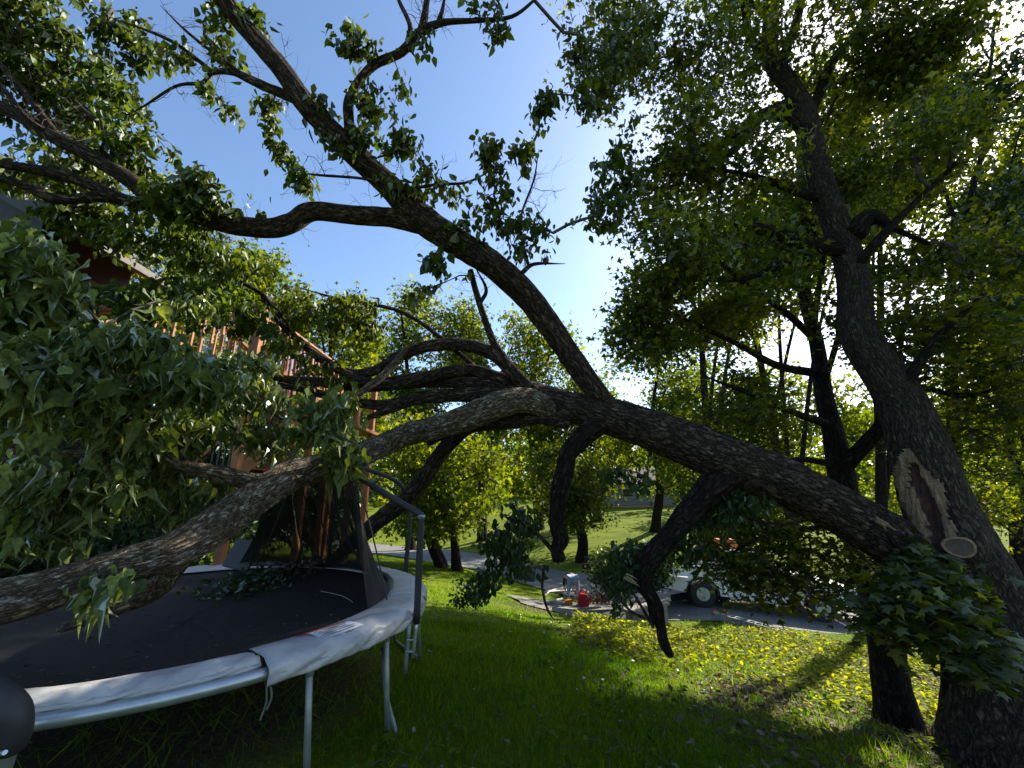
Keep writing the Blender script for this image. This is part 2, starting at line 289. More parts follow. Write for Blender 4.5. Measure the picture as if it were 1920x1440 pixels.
def grow(root, skel, blobs, mats, kind='heart', size=.09, per=10, droop=.8, spread=.10, seed=0, twig_r=.0035, clump=.35, nind=0,
         thr=-.1, flat=False, twig_name='twigs', leaf_name='foliage', size_var=.3, trad=None, from_t=.35, wr=(.62, 1.12)):
    """fill ellipsoidal regions with twigs that grow from the skeleton, and leaves along the twigs"""
    g = np.random.default_rng(seed + 100)
    nodes = [np.asarray(skel)[::2]]; C = []
    for (px, py, rx, ry, d, rd, n) in blobs:
        c = at(px, py, d); k = 0; need = n; tries = 0
        while need > 0 and tries < 12:
            q = unit(g.normal(size=(n * 2, 3))) * g.random((n * 2, 1)) ** .42
            p = c + q[:, 0:1] * np.array([1, 0, 0]) * rx / FPX * d + q[:, 1:2] * np.array([0, -ST, CT]) * ry / FPX * d + q[:, 2:3] * np.array([0, CT, ST]) * rd
            keep = noise(p, 1 / clump, seed) + g.normal(size=len(p)) * .25 > thr
            p = p[keep][:need]; C.append(p); need -= len(p); tries += 1
    C = np.vstack(C)
    base = np.asarray(skel)[::2]; dist = np.array([np.min(((base - c) ** 2).sum(1)) for c in C]); C = C[np.argsort(dist)]
    nb = len(base); cap = nb + 3 * len(C); NP = np.zeros((cap, 3)); NP[:nb] = base; par = np.full(cap, -1); m = nb
    tw = np.zeros((len(C), 4, 3))
    for i, c in enumerate(C):
        dd = ((NP[:m] - c) ** 2).sum(1); j = int(np.argmin(dd)); a = NP[j]
        L = math.sqrt(dd[j]); off = g.normal(size=3) * L * .13; up = np.array([0, 0, L * .10])
        p1 = a + (c - a) * .33 + off * .8 + up; p2 = a + (c - a) * .68 + off + up
        tw[i] = (a, p1, p2, c); NP[m:m+3] = (p1, p2, c); par[m] = j; par[m+1] = m; par[m+2] = m + 1; m += 3
    cnt = np.ones(m)
    for i in range(m - 1, nb - 1, -1):
        if par[i] >= 0: cnt[par[i]] += cnt[i]
    idx = nb + 3 * np.arange(len(C))
    rr = np.stack([np.sqrt(cnt[idx + k]) for k in (0, 0, 1, 2)], 1) * twig_r * .62; rr = np.minimum(rr, trad or .03); rr[:, 3] *= .6
    T = unit(tw[:, 3] - tw[:, 0]); a = np.cross(T, [.3, .5, .81]); a = unit(a); b = np.cross(T, a)
    A = np.arange(3) * 2.094
    ring = np.cos(A)[None, :, None] * a[:, None] + np.sin(A)[None, :, None] * b[:, None]
    V = tw[:, :, None] + ring[:, None] * rr[:, :, None, None]
    F = []
    for i in range(3):
        for j in range(3):
            k = (j + 1) % 3; F.append((i*3+j, i*3+k, (i+1)*3+k, (i+1)*3+j))
    F = (np.array(F)[None] + (np.arange(len(C)) * 12)[:, None, None]).reshape(-1, 4)
    obj(twig_name, mesh(twig_name, V.reshape(-1, 3), F, mats[1], True), root, kind='stuff')
    n = len(C) * per; ci = np.repeat(np.arange(len(C)), per); t = g.uniform(from_t, 1.04, n)
    seg = np.clip((t * 3).astype(int), 0, 2); fr = t * 3 - seg
    P = tw[ci, seg] * (1 - fr)[:, None] + tw[ci, seg + 1] * fr[:, None] + g.normal(size=(n, 3)) * spread * np.array([1, 1, .7])
    sz = size * np.exp(g.normal(size=n) * size_var * .7); wsc = g.uniform(wr[0], wr[1], n)
    if flat:
        D = g.normal(size=(n, 3)); D[:, 2] = -np.abs(g.normal(size=n)) * .35 - .1; Nn = g.normal(size=(n, 3)) * .35 + np.array([0, 0, 1.])
    else:
        D = g.normal(size=(n, 3)) * (1.05 - .55 * droop); D[:, 2] -= droop * 1.1; Nn = g.normal(size=(n, 3)) * .8 + np.array([0, 0, .25])
    if nind:
        rel = P - CAM; dep = rel[:, 1] * CT + rel[:, 2] * ST; up = -rel[:, 1] * ST + rel[:, 2] * CT
        px = rel[:, 0] / dep; py = up / dep; ok = (np.abs(px) < 1.24) & (np.abs(py) < .93) & (dep > .5)
        score = np.where(ok, sz / dep, 0); sel = np.argsort(-score)[:nind]
        TV, TF = leaf_tmpl(kind); tm = mesh('leaf', TV, TF, mats[0]); x, y, z = leaf_frames(D, Nn); x = x * wsc[:, None]; rl = np.array(root.location)
        for i in sel:
            o = bpy.data.objects.new('leaf', tm); COL.objects.link(o); o.parent = root; s = sz[i]; p = P[i] - rl
            o.matrix_basis = Matrix(((x[i][0]*s, y[i][0]*s, z[i][0]*s, p[0]), (x[i][1]*s, y[i][1]*s, z[i][1]*s, p[1]), (x[i][2]*s, y[i][2]*s, z[i][2]*s, p[2]), (0, 0, 0, 1)))
        keep = np.ones(n, bool); keep[sel] = False; P, D, Nn, sz, wsc = P[keep], D[keep], Nn[keep], sz[keep], wsc[keep]
    obj(leaf_name, leaves_mesh(leaf_name, P, D, Nn, sz, kind, mats[0], wsc), root, kind='stuff')

# ------------------------------------------------------------------ terrain
ctrl = [(0,0,0),(-3,0,.05),(3,0,-.35),(-3,4,.05),(-6,4,.15),(-.8,3.6,0),(0,3,0),(1,4,-.08),(2.2,3,-.18),(4.2,4.3,-.56),(4.1,5.1,-.66),(2,6,-.45),
 (0,7,-.35),(-3,9,-.35),(-6,9,0),(-.5,10,-.85),(3,9,-1.15),(6,8,-1.3),(8,6,-1.3),(3.5,11.5,-1.72),(5.5,11.4,-1.75),(8,10.5,-1.85),(6.1,14.4,-1.78),(8.9,13.65,-2.0),(12,12,-2.1),(2.3,16.2,-2.25),
 (-2.6,19.5,-1.5),(-6,16,-.9),(-14,14,.6),(0,20,-2.15),(2,25,-2.7),(8,22,-2.1),(-6,28,-2.4),(-13.7,42.7,-3.1),(-25,40,-2),(0,36,-2.4),(10,35,-1.6),(2,47,-1.5),(16,48,-.4),
 (14,60,.4),(0,65,.2),(-30,65,0),(45,60,1),(25,30,-1.5),(40,20,-2),(25,8,-2.2),(60,0,-2),(-40,20,2),(-60,60,1),(-20,-10,1),(0,-12,.3),(20,-10,-1),(-60,-20,2),(60,-40,0),(0,-60,1),(0,120,3),(-100,120,3),(100,120,3),(120,20,1),(-120,20,3)]
ctrl = np.array(ctrl, float); CP = ctrl[:, :2]; _n = len(CP)
def _U(r): return np.where(r > 1e-9, r * r * np.log(r + 1e-12), 0)
_K = _U(np.linalg.norm(CP[:, None] - CP[None], axis=2)) + np.eye(_n) * .6; _Pm = np.hstack([np.ones((_n, 1)), CP])
_A = np.zeros((_n+3, _n+3)); _A[:_n, :_n] = _K; _A[:_n, _n:] = _Pm; _A[_n:, :_n] = _Pm.T
_W = np.linalg.solve(_A, np.concatenate([ctrl[:, 2], np.zeros(3)]))
def G(x, y):
    x = np.asarray(x, float); y = np.asarray(y, float); sh = x.shape
    q = np.stack([x.ravel(), y.ravel()], 1); q2 = np.clip(q, -120, 120); o = np.zeros(len(q))
    for s in range(0, len(q), 20000):
        r = np.linalg.norm(q2[s:s+20000, None] - CP[None], axis=2); o[s:s+20000] = _U(r) @ _W[:_n] + _W[_n] + q2[s:s+20000] @ _W[_n+1:]
    return o.reshape(sh)
def gp(px, py, dmin=1.5, dmax=110):
    d = np.concatenate([np.arange(dmin, 25, .04), np.arange(25, dmax, .2)])
    P = np.array([at(px, py, 1.)]) - CAM; Q = CAM + P * d[:, None]
    h = Q[:, 2] - G(Q[:, 0], Q[:, 1]); i = np.argmax(h < 0)
    if h[i] >= 0: i = len(d) - 1
    p = Q[i].copy(); p[2] = float(G(p[0], p[1])); return p
def axis_nonuni(a, b, fine0, fine1, fs, cs_growth=1.12):
    v = list(np.arange(fine0, fine1 + fs, fs)); s = fs; x = v[-1]
    while x < b: s *= cs_growth; x += s; v.append(min(x, b))
    s = fs; x = v[0]
    while x > a: s *= cs_growth; x -= s; v.insert(0, max(x, a))
    return np.array(v)
# road: the lane that comes from far left, past the parked truck and out to the right
road_c = np.array([(-60,62),(-38,52),(-22,44.5),(-10,36),(-2.5,28),(2.5,22),(7,17.6),(11,15.4),(17,13.2),(26,11),(40,9),(70,6)], float)
road_w = np.array([3,3,3,2.9,2.8,2.7,2.7,2.6,2.6,2.7,3,3]) 
rc = catmull(np.hstack([road_c, road_w[:, None]]), 14)
def road_d(x, y):
    q = np.stack([np.ravel(x), np.ravel(y)], 1); o = np.empty(len(q))
    for s in range(0, len(q), 20000):
        dd = np.linalg.norm(q[s:s+20000, None] - rc[None, :, :2], axis=2); j = dd.argmin(1); o[s:s+20000] = dd[np.arange(len(j)), j] - rc[j, 2]
    return o.reshape(np.shape(x))
def drive_mask(x, y):     # parking apron between the lane and the lawn, where the truck stands
    return ((x - 5.6) / 5.6) ** 2 + ((y - 15.0 + .22 * (x - 5)) / 1.9) ** 2
gx = axis_nonuni(-220, 220, -8, 12, .16); gy = axis_nonuni(-120, 400, -1, 24, .16)
XX, YY = np.meshgrid(gx, gy); ZZ = G(XX, YY); rd = road_d(XX, YY)
low = np.clip(1 - rd / .5, 0, 1) * .05 + np.clip((1.08 - drive_mask(XX, YY)) * 6, 0, 1) * .05
near = np.hypot(XX, YY) < 30
ZZ = ZZ - np.minimum(low, .055) + near * noise(np.stack([XX.ravel(), YY.ravel(), XX.ravel() * 0], 1), 1.7).reshape(XX.shape) * .012
nx, ny = len(gx), len(gy); ii = (np.arange(ny - 1)[:, None] * nx + np.arange(nx - 1)[None]).ravel()
F = np.stack([ii, ii + 1, ii + nx + 1, ii + nx], 1)
def ground_mat():
    m = bpy.data.materials.new('ground'); m.use_nodes = True; t = m.node_tree; b = t.nodes['Principled BSDF']; N = t.nodes.new; K = t.links.new
    b.inputs['Roughness'].default_value = .95; b.inputs['Specular IOR Level'].default_value = .1
    tc = N('ShaderNodeTexCoord')
    n1 = N('ShaderNodeTexNoise'); n1.inputs['Scale'].default_value = .8; n1.inputs['Detail'].default_value = 6; K(tc.outputs['Object'], n1.inputs['Vector'])
    n2 = N('ShaderNodeTexNoise'); n2.inputs['Scale'].default_value = 26; n2.inputs['Detail'].default_value = 8; n2.inputs['Roughness'].default_value = .7; K(tc.outputs['Object'], n2.inputs['Vector'])
    r = N('ShaderNodeValToRGB'); e = r.color_ramp.elements; e[0].color = (.055,.085,.007,1); e[0].position = .3; e[1].color = (.18,.21,.012,1); e[1].position = .72
    K(n2.outputs[0], r.inputs[0])
    r1 = N('ShaderNodeValToRGB'); e = r1.color_ramp.elements; e[0].color = (.6,.7,.6,1); e[0].position = .35; e[1].color = (1.15,1.1,1,1); e[1].position = .65; K(n1.outputs[0], r1.inputs[0])
    mm = N('ShaderNodeMix'); mm.data_type = 'RGBA'; mm.blend_type = 'MULTIPLY'; mm.inputs[0].default_value = 1; K(r.outputs[0], mm.inputs[6]); K(r1.outputs[0], mm.inputs[7])
    at_ = N('ShaderNodeAttribute'); at_.attribute_name = 'soil'
    so = N('ShaderNodeValToRGB'); e = so.color_ramp.elements; e[0].color = (.035,.025,.017,1); e[0].position = .35; e[1].color = (.11,.08,.055,1); e[1].position = .7; K(n2.outputs[0], so.inputs[0])
    m2 = N('ShaderNodeMix'); m2.data_type = 'RGBA'; K(at_.outputs['Fac'], m2.inputs[0]); K(mm.outputs[2], m2.inputs[6]); K(so.outputs[0], m2.inputs[7])
    K(m2.outputs[2], b.inputs['Base Color'])
    bp = N('ShaderNodeBump'); bp.inputs['Strength'].default_value = .9; bp.inputs['Distance'].default_value = .05; K(n2.outputs[0], bp.inputs['Height']); K(bp.outputs[0], b.inputs['Normal'])
    return m
gm = mesh('ground', np.stack([XX.ravel(), YY.ravel(), ZZ.ravel()], 1), F, ground_mat(), True)
def soil_f(x, y):
    """0 lawn .. 1 bare soil and litter: under the trampoline, round the trunks and on the bank"""
    p = np.stack([np.ravel(x), np.ravel(y), np.ravel(x) * 0], 1)
    a = 1 - np.clip((np.hypot(p[:, 0] + 3.2, p[:, 1] - 4.2) - 1.5) / .7, 0, 1)
    s = (p[:, 0] - 3.9) * .55 + (p[:, 1] - 5.2) * .30          # across the bank below the trees
    b = np.exp(-((p[:, 0] - 4.0) ** 2 + (p[:, 1] - 5.2) ** 2) / 2.6) * 1.25
    bank = np.clip((p[:, 1] * .62 + p[:, 0] * .45 - 4.2) / 1.2, 0, 1) * np.clip((p[:, 0] + .25 * p[:, 1] - 2.6) / 1.4, 0, 1) * np.clip((11.2 - p[:, 1]) / 1., 0, 1)
    c = .62 * bank * (.75 + .5 * noise(p, .9, 2))
    d = np.exp(-((p[:, 0] - 1.8) / 2.2) ** 2 - ((p[:, 1] - 14.6) / 1.3) ** 2)
    f = np.clip(np.maximum.reduce([a, b, c, d]) + .25 * noise(p, 2.2) * (np.maximum.reduce([b, c, d]) > .1), 0, 1)
    return f.reshape(np.shape(x))
sa = gm.attributes.new('soil', 'FLOAT', 'POINT'); sa.data.foreach_set('value', soil_f(XX, YY).ravel().astype(np.float32))
obj('ground', gm, kind='structure')
def asphalt():
    m = mat('asphalt', (.15,.145,.14), .9, col2=(.10,.098,.096), vscale=2.2, bump=.5, bscale=90, detail=8); return m
M['road'] = asphalt(); M['gravel'] = mat('worn_gravel', (.22,.205,.185), .95, col2=(.10,.09,.08), vscale=14, bump=1, bscale=60, detail=8)
V = []; nl = 9
T2 = np.gradient(rc[:, :2], axis=0); T2 /= np.linalg.norm(T2, axis=1)[:, None]; NR = np.stack([-T2[:, 1], T2[:, 0]], 1)
for i in range(len(rc)):
    for j in range(nl):
        s = (j / (nl - 1) * 2 - 1) * rc[i, 2]; q = rc[i, :2] + NR[i] * s; V.append((q[0], q[1], 0))
V = np.array(V); V[:, 2] = G(V[:, 0], V[:, 1]) + .012
F = np.array([(i*nl+j, i*nl+j+1, (i+1)*nl+j+1, (i+1)*nl+j) for i in range(len(rc)-1) for j in range(nl-1)])
obj('road', mesh('road', V, F, M['road'], True), kind='structure')
V = []; F = []; na, nr = 72, 14
for i in range(nr + 1):
    for j in range(na):
        a = j / na * 2 * math.pi; r = i / nr * (1 + .04 * math.sin(5*a) + .03 * math.sin(11*a+1)); x = 5.6 + 5.6 * r * math.cos(a); y = 15.0 - .22 * (x - 5) + 1.9 * r * math.sin(a); V.append((x, y, 0))
V = np.array(V); V[:, 2] = G(V[:, 0], V[:, 1]) + .004
F = np.array([(i*na+j, i*na+(j+1) % na, (i+1)*na+(j+1) % na, (i+1)*na+j) for i in range(nr) for j in range(na)])
obj('driveway', mesh('driveway', V, F, M['gravel'], True), kind='structure')

# ------------------------------------------------------------------ grass, weeds, dead leaves
def polar(n, r0, r1, a0=-64, a1=64, p=0.):
    r = r0 * (r1 / r0) ** rng.random(n) if p == 0 else (r0 ** p + (r1 ** p - r0 ** p) * rng.random(n)) ** (1 / p)
    a = np.radians(rng.uniform(a0, a1, n)); return r * np.sin(a), r * np.cos(a)
def off_pave(x, y): return (road_d(x, y) > .05) & (drive_mask(x, y) > 1.03)
def blades(name, n, r0, r1, h, wd, kind, material, dens, hs=.35, p=0.5, lean=.45, **kw):
    x, y = polar(n, r0, r1, p=p); k = off_pave(x, y) & (rng.random(n) < dens(x, y)); x, y = x[k], y[k]; m = len(x)
    P = np.stack([x, y, G(x, y) - .012], 1); D = rng.normal(size=(m, 3)) * lean; D[:, 2] = 1
    dd = np.hypot(x, y); s = h * np.exp(rng.normal(size=m) * hs) * (1 + .35 * noise(P, 1.4)).clip(.5, 1.8)
    return leaves_mesh(name, P, D, rng.normal(size=(m, 3)), s, kind, material, wscale=wd * (1 + dd / 9) / s)
under = lambda x, y: np.where(np.hypot(x + 3.2, y - 4.2) < 2.0, .10, 1.)
lawn = lambda x, y: (1 - .85 * soil_f(x, y)) * under(x, y)
me1 = blades('grass', 200000, 1.6, 7.5, .058, .0048, 'blade', M['grass'], lawn, p=.8)
obj('grass', me1, kind='stuff')
me2 = blades('grass', 170000, 6.8, 26, .060, .0070, 'blade1', M['grass'], lawn, p=.7)
obj('grass', me2, kind='stuff')
# scraggly long stems in the shade beneath the trampoline
x = rng.uniform(-3.4, -.6, 2600); y = rng.uniform(1.9, 6.3, 2600); P = np.stack([x, y, G(x, y)], 1); D = rng.normal(size=(2600, 3)) * .9; D[:, 2] = .8
obj('tall_grass', leaves_mesh('tall_grass', P, D, rng.normal(size=(2600, 3)), rng.uniform(.08, .26, 2600), 'blade', M['grass'], wscale=.03), kind='stuff')
# leafy ground cover on the sunny bank
def bank_w(x, y):
    b = np.clip((y * .62 + x * .45 - 4.4) / 1.0, 0, 1) * np.clip((x + .3 * y - 2.9) / 1.2, 0, 1) * np.clip((11.6 - y - .05 * x) / .6, 0, 1)
    return b * np.clip(.55 + .8 * noise(np.stack([x, y, x * 0], 1), 1.3, 4), .08, 1) * (np.hypot(x - 4.3, y - 5) > .7)
n = 11000; x, y = polar(n * 3, 4.6, 16, 8, 62, p=1.2); k = (rng.random(len(x)) < bank_w(x, y)) & off_pave(x, y); x, y = x[k][:n], y[k][:n]
hh = np.clip(.12 + .11 * noise(np.stack([x, y, x * 0], 1), 1.1, 4) + .05 * (y - 7), .04, .34)
cx = np.repeat(x, 7) + rng.normal(size=7 * len(x)) * .045; cy = np.repeat(y, 7) + rng.normal(size=7 * len(x)) * .045; ch = np.repeat(hh, 7)
P = np.stack([cx, cy, G(cx, cy) + ch * rng.uniform(.15, 1.05, len(cx))], 1); D = rng.normal(size=P.shape); D[:, 2] = rng.normal(size=len(P)) * .3 + .1
Nn = rng.normal(size=P.shape) * .4; Nn[:, 2] = 1
obj('ground_cover', leaves_mesh('ground_cover', P, D, Nn, rng.uniform(.035, .10, len(P)), 'oval', M['weed']), kind='stuff')
n = 26000; x, y = polar(n, 3.2, 12, -5, 62, p=1.3); k = (rng.random(n) < np.clip(soil_f(x, y) * 1.2 + .015, 0, 1)) & off_pave(x, y); x, y = x[k], y[k]
P = np.stack([x, y, G(x, y) + rng.uniform(.005, .035, len(x))], 1); D = rng.normal(size=P.shape); D[:, 2] *= .25; Nn = rng.normal(size=P.shape) * .45; Nn[:, 2] = 1
obj('leaf_litter', leaves_mesh('leaf_litter', P, D, Nn, rng.uniform(.03, .085, len(P)), 'oval', M['litter']), kind='stuff')

# ------------------------------------------------------------------ background trees
def bg_tree(label, base, crown, seed, bark='bark_dark', leaf='leaf_far', wpx=18, stems=1, size=.26, n=260, per=22, cat='tree', group=None, kind='star', name='leafy_tree', fl=False, thr=-.1, spread=None):
    """base: (px,py,d); crown: list of (px,py,rx,ry,d,rd)"""
    bx, by, bd = base; b = at(bx, by, bd); b[2] = float(G(b[0], b[1])) - .1
    root = thing(name, b, label, cat, group); g = random.Random(seed); sk = []
    c0 = crown[0]; top = at(c0[0], c0[1] - c0[3] * .55, c0[4])
    for s in range(stems):
        o = np.array([g.uniform(-.5, .5), g.uniform(-.4, .4), 0]) * (stems > 1) * bd / 20
        r0 = wpx / 2 / FPX * bd * (1 if stems == 1 else .7); p0 = b + o; p3 = top + o * 3 + np.array([g.uniform(-.3, .3)] * 3)
        P = np.array([p0, p0 + (p3-p0) * .05 + [0, 0, .05], p0 + (p3-p0)*.3 + [g.uniform(-.2,.2)*bd/20, 0, 0], p0 + (p3-p0)*.65 + [g.uniform(-.3,.3)*bd/20, 0, 0], p3])
        C = catmull(np.hstack([P, np.array([[r0*1.5],[r0*1.05],[r0*.85],[r0*.55],[r0*.12]])]), 6)
        V, F, uv = tube_arrays(C[:, :3], C[:, 3], 8, True, .08)
        obj('trunk', mesh('trunk', V, F, M[bark], True, uv), root); sk.append(C[6:, :3])
        for q in range(4):
            i = g.randint(9, len(C) - 6); a = C[i, :3]; cc = g.choice(crown); e = at(cc[0] + g.uniform(-.8, .8) * cc[2], cc[1] + g.uniform(-.7, .6) * cc[3], cc[4])
            mid = (a + e) / 2 + [0, 0, .1 * np.linalg.norm(e - a)]; rr = C[i, 3] * .55
            CC = catmull(np.hstack([np.array([a, mid, e]), [[rr], [rr*.6], [rr*.15]]]), 6); V, F, uv = tube_arrays(CC[:, :3], CC[:, 3], 6, True, .05)
            obj('branch', mesh('branch', V, F, M[bark], True, uv), root); sk.append(CC[:, :3])
    tot = sum(c[2] * c[3] for c in crown)
    bl = [(c[0], c[1], c[2], c[3], c[4], c[5], max(10, int(n * c[2] * c[3] / tot))) for c in crown]
    grow(root, np.vstack(sk), bl, (M[leaf], M['twig']), kind, size, per, .4, spread or size * 1.7, seed, twig_r=.012 * bd / 20, clump=.9 * bd / 20, flat=fl, thr=thr, size_var=.35, from_t=.2, trad=.1)
    return root
LB = 'tall leafy tree in the sunlit row behind the deck and lawn'
bg_tree('broad tree with several dark trunks at the edge of the lawn left of the road', (845,1066,18), [(800,930,125,75,18,2.2),(760,850,110,80,18,2),(880,890,90,90,18,2),(820,960,80,50,17.5,1.5)], 1, wpx=26, stems=4, n=460, size=.20)
bg_tree('tall pale green tree whose top meets the sky left of centre', (770,1030,34), [(760,640,90,115,34,3.5),(730,770,110,80,33,3),(820,740,70,80,33,3)], 2, n=560, leaf='leaf_far', size=.34)
bg_tree('pale green tree seen below the long upright limb, its top against the sky', (905,1010,37), [(900,660,90,115,37,3.5),(930,800,100,80,36,3)], 3, n=540, size=.36)
bg_tree('rounded tree behind the fork of the fallen trunk', (1010,1000,40), [(1010,690,90,110,40,3.5),(1030,840,95,80,39,3),(1110,740,70,70,40,3)], 4, n=560, size=.38)
bg_tree('bright green tree rising directly behind the wooden deck stairs', (610,1030,24), [(610,635,100,105,24,2.6),(650,780,100,85,24,2.4)], 5, n=480, size=.27)
bg_tree('yellow green tree above the deck railing', (490,1000,22), [(480,570,105,110,22,2.6),(520,540,60,70,21,1.6)], 6, n=320, size=.25, leaf='leaf_far')
bg_tree('dense tree beside the house gable at the left', (330,1000,17), [(330,470,120,125,17,2.2),(230,560,130,130,15,2),(360,640,130,100,16,2)], 7, n=420, size=.20, leaf='leaf_maple')
bg_tree('round tree with a short grey trunk standing on the far sunny lawn', (1090,1032,26), [(1090,930,85,70,26,2),(1060,880,60,50,26,1.5)], 8, n=380, size=.22, wpx=22, leaf='leaf_maple')
bg_tree('tree filling the view just above the middle of the fallen trunk', (1230,1000,34), [(1240,740,100,130,34,3.5),(1200,850,90,60,34,3)], 9, n=340, size=.36, leaf='leaf_far')
bg_tree('wide tree behind the slim dark trunk', (1400,1000,28), [(1400,790,130,130,28,3),(1330,880,100,60,28,3)], 10, n=380, size=.32, leaf='leaf_far')
bg_tree('leafy tree on the far side of the truck', (1480,1030,20), [(1480,920,120,70,20,2),(1370,960,70,40,20,1.5)], 11, n=260, size=.22, leaf='leaf_maple')
bg_tree('sunlit tree behind the trunk with the split wound', (1780,1020,26), [(1700,880,110,120,26,2.5),(1800,760,110,130,26,2.5),(1580,800,90,110,27,2.5),(1880,640,90,100,25,2.5)], 12, n=620, size=.27, leaf='leaf_far')
bg_tree('tree at the right edge above the road', (1990,1080,12), [(1900,900,110,130,12,2),(1960,720,100,130,12,2),(1880,560,90,110,12,1.6)], 13, n=420, size=.15, leaf='leaf_maple')
bg_tree('thin young tree with pale leaves in front of the grey house', (1215,953,48), [(1215,925,13,15,48,.8)], 14, n=40, per=14, size=.25, wpx=2.2, leaf='leaf_light', name='sapling', cat='sapling')
bg_tree('round leafy bush beyond the road behind the truck bed', (1320,1035,25), [(1320,965,85,55,25,1.8)], 73, n=240, size=.2, leaf='leaf_maple', cat='bush', name='round_bush')
bg_tree('darker tree left of the grey house', (1120,975,42), [(1130,850,60,80,42,3)], 15, n=180, size=.4, leaf='leaf_maple')
bg_tree('dark tree right of the grey house', (1300,985,40), [(1310,920,60,50,40,3)], 16, n=150, size=.38, leaf='leaf_dark')
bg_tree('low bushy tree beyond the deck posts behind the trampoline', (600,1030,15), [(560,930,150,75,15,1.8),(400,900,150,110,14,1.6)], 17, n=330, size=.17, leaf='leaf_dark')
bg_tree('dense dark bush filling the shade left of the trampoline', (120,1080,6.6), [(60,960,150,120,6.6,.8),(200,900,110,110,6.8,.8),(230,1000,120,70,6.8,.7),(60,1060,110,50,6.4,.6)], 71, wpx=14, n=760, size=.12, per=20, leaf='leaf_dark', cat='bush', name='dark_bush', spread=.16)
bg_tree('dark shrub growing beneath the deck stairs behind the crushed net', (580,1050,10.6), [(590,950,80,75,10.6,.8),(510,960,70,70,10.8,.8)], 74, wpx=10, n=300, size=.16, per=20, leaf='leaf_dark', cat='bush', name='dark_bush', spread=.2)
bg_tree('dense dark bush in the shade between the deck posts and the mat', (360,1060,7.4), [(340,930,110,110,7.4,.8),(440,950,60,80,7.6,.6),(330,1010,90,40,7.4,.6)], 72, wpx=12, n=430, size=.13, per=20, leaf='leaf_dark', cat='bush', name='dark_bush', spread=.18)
for k, (tx, ty, td, cr) in enumerate(((1330,1050,19,[(1310,500,120,140,19,3),(1400,430,90,110,18.5,2.4)]), (1500,1060,17,[(1400,575,95,85,17,2.0),(1480,480,100,100,17,2.2),(1560,410,95,100,17,2.2)]), (1650,1080,16,[(1650,345,95,100,16,2.2),(1720,240,110,110,16,2.4),(1600,180,110,90,16,2.4)]), (1900,1100,14,[(1870,420,110,130,14,2.6),(1930,300,90,110,14,2)]))):
    bg_tree(('tall tree beyond the driveway seen just left of the slim dark trunk', 'tall tree beyond the truck, its crown behind the slim dark trunk', 'tall tree beyond the driveway, its crown behind the big split maple', 'tall tree at the right edge beyond the driveway')[k],
            (tx, ty, td), cr, 60 + k, wpx=20, n=(420, 620, 560, 380)[k], size=.22, leaf='leaf_maple', thr=-.25)
# a far wooded backdrop so that gaps between trees stay green
g = np.random.default_rng(77); Pn = []
for az in np.arange(-68, 72, .55):
    dist = 78 + g.normal() * 6; h = 10 + 3 * math.sin(az * .31) + g.normal() * 1.5 - (4 if 5 < az < 16 else 0)
    b = np.array([dist * math.sin(R(az)), dist * math.cos(R(az)), 0]); b[2] = G(b[0], b[1])
    q = g.normal(size=(150, 3)) * [1.7, 1.7, 0]; q[:, 2] = g.random(150) * h; Pn.append(b + q)
Pn = np.vstack(Pn); D = g.normal(size=Pn.shape); Nn = g.normal(size=Pn.shape) - [0, 1, 0]
obj('far_woods', leaves_mesh('far_woods', Pn, D, Nn, g.uniform(.6, 1.5, len(Pn)), 'star', M['leaf_far']), kind='stuff')

# ------------------------------------------------------------------ grey house on the far lawn
M['far_wall'] = mat('far_wall', (.20,.19,.185), .8, var=.2); M['shingle'] = mat('shingle', (.07,.055,.045), .9, var=.4, vscale=6, bump=.4)
M['glass'] = mat('window_glass', (.03,.035,.04), .1); M['trim'] = mat('grey_trim', (.30,.29,.27), .5)
hb = gp(1215, 945, 30, 70); hd = 52; hb = at(1225, 943, hd); hb[2] = G(hb[0], hb[1])
h = thing('grey_house', hb, 'low grey house with a hipped shingle roof beyond the sunny lawn', 'house')
mb = MB().box(hb + [0, 3, 1.5], (10, 6, 3.0)); mb.make('wall', M['far_wall'], h)
v = [(-5.8,-.9,2.9),(5.8,-.9,2.9),(5.8,6.9,2.9),(-5.8,6.9,2.9),(-2.2,3,4.9),(2.2,3,4.9)]
mb = MB(); mb.add([hb + np.array(p) for p in v], [(0,1,5,4),(1,2,5),(2,3,4,5),(3,0,4),(3,2,1,0)]); mb.make('roof', M['shingle'], h)
for xx in (-3.2, 0.2, 3.3):
    wf = MB().box(hb + [xx, -.02, 1.6], (1.5, .08, 1.2)).make('window', M['trim'], h)
    MB().box(hb + [xx, -.07, 1.6], (1.25, .04, .95)).make('pane', M['glass'], wf)
cur = MB().beam(hb + [-12, -9, .12], hb + [4, -8, .12], .18, .16); cur.make('garden_kerb', mat('kerb_brown', (.25,.16,.10), .9, var=.3), None, label='thin brown edging strip crossing the far lawn below the grey house', category='edging')

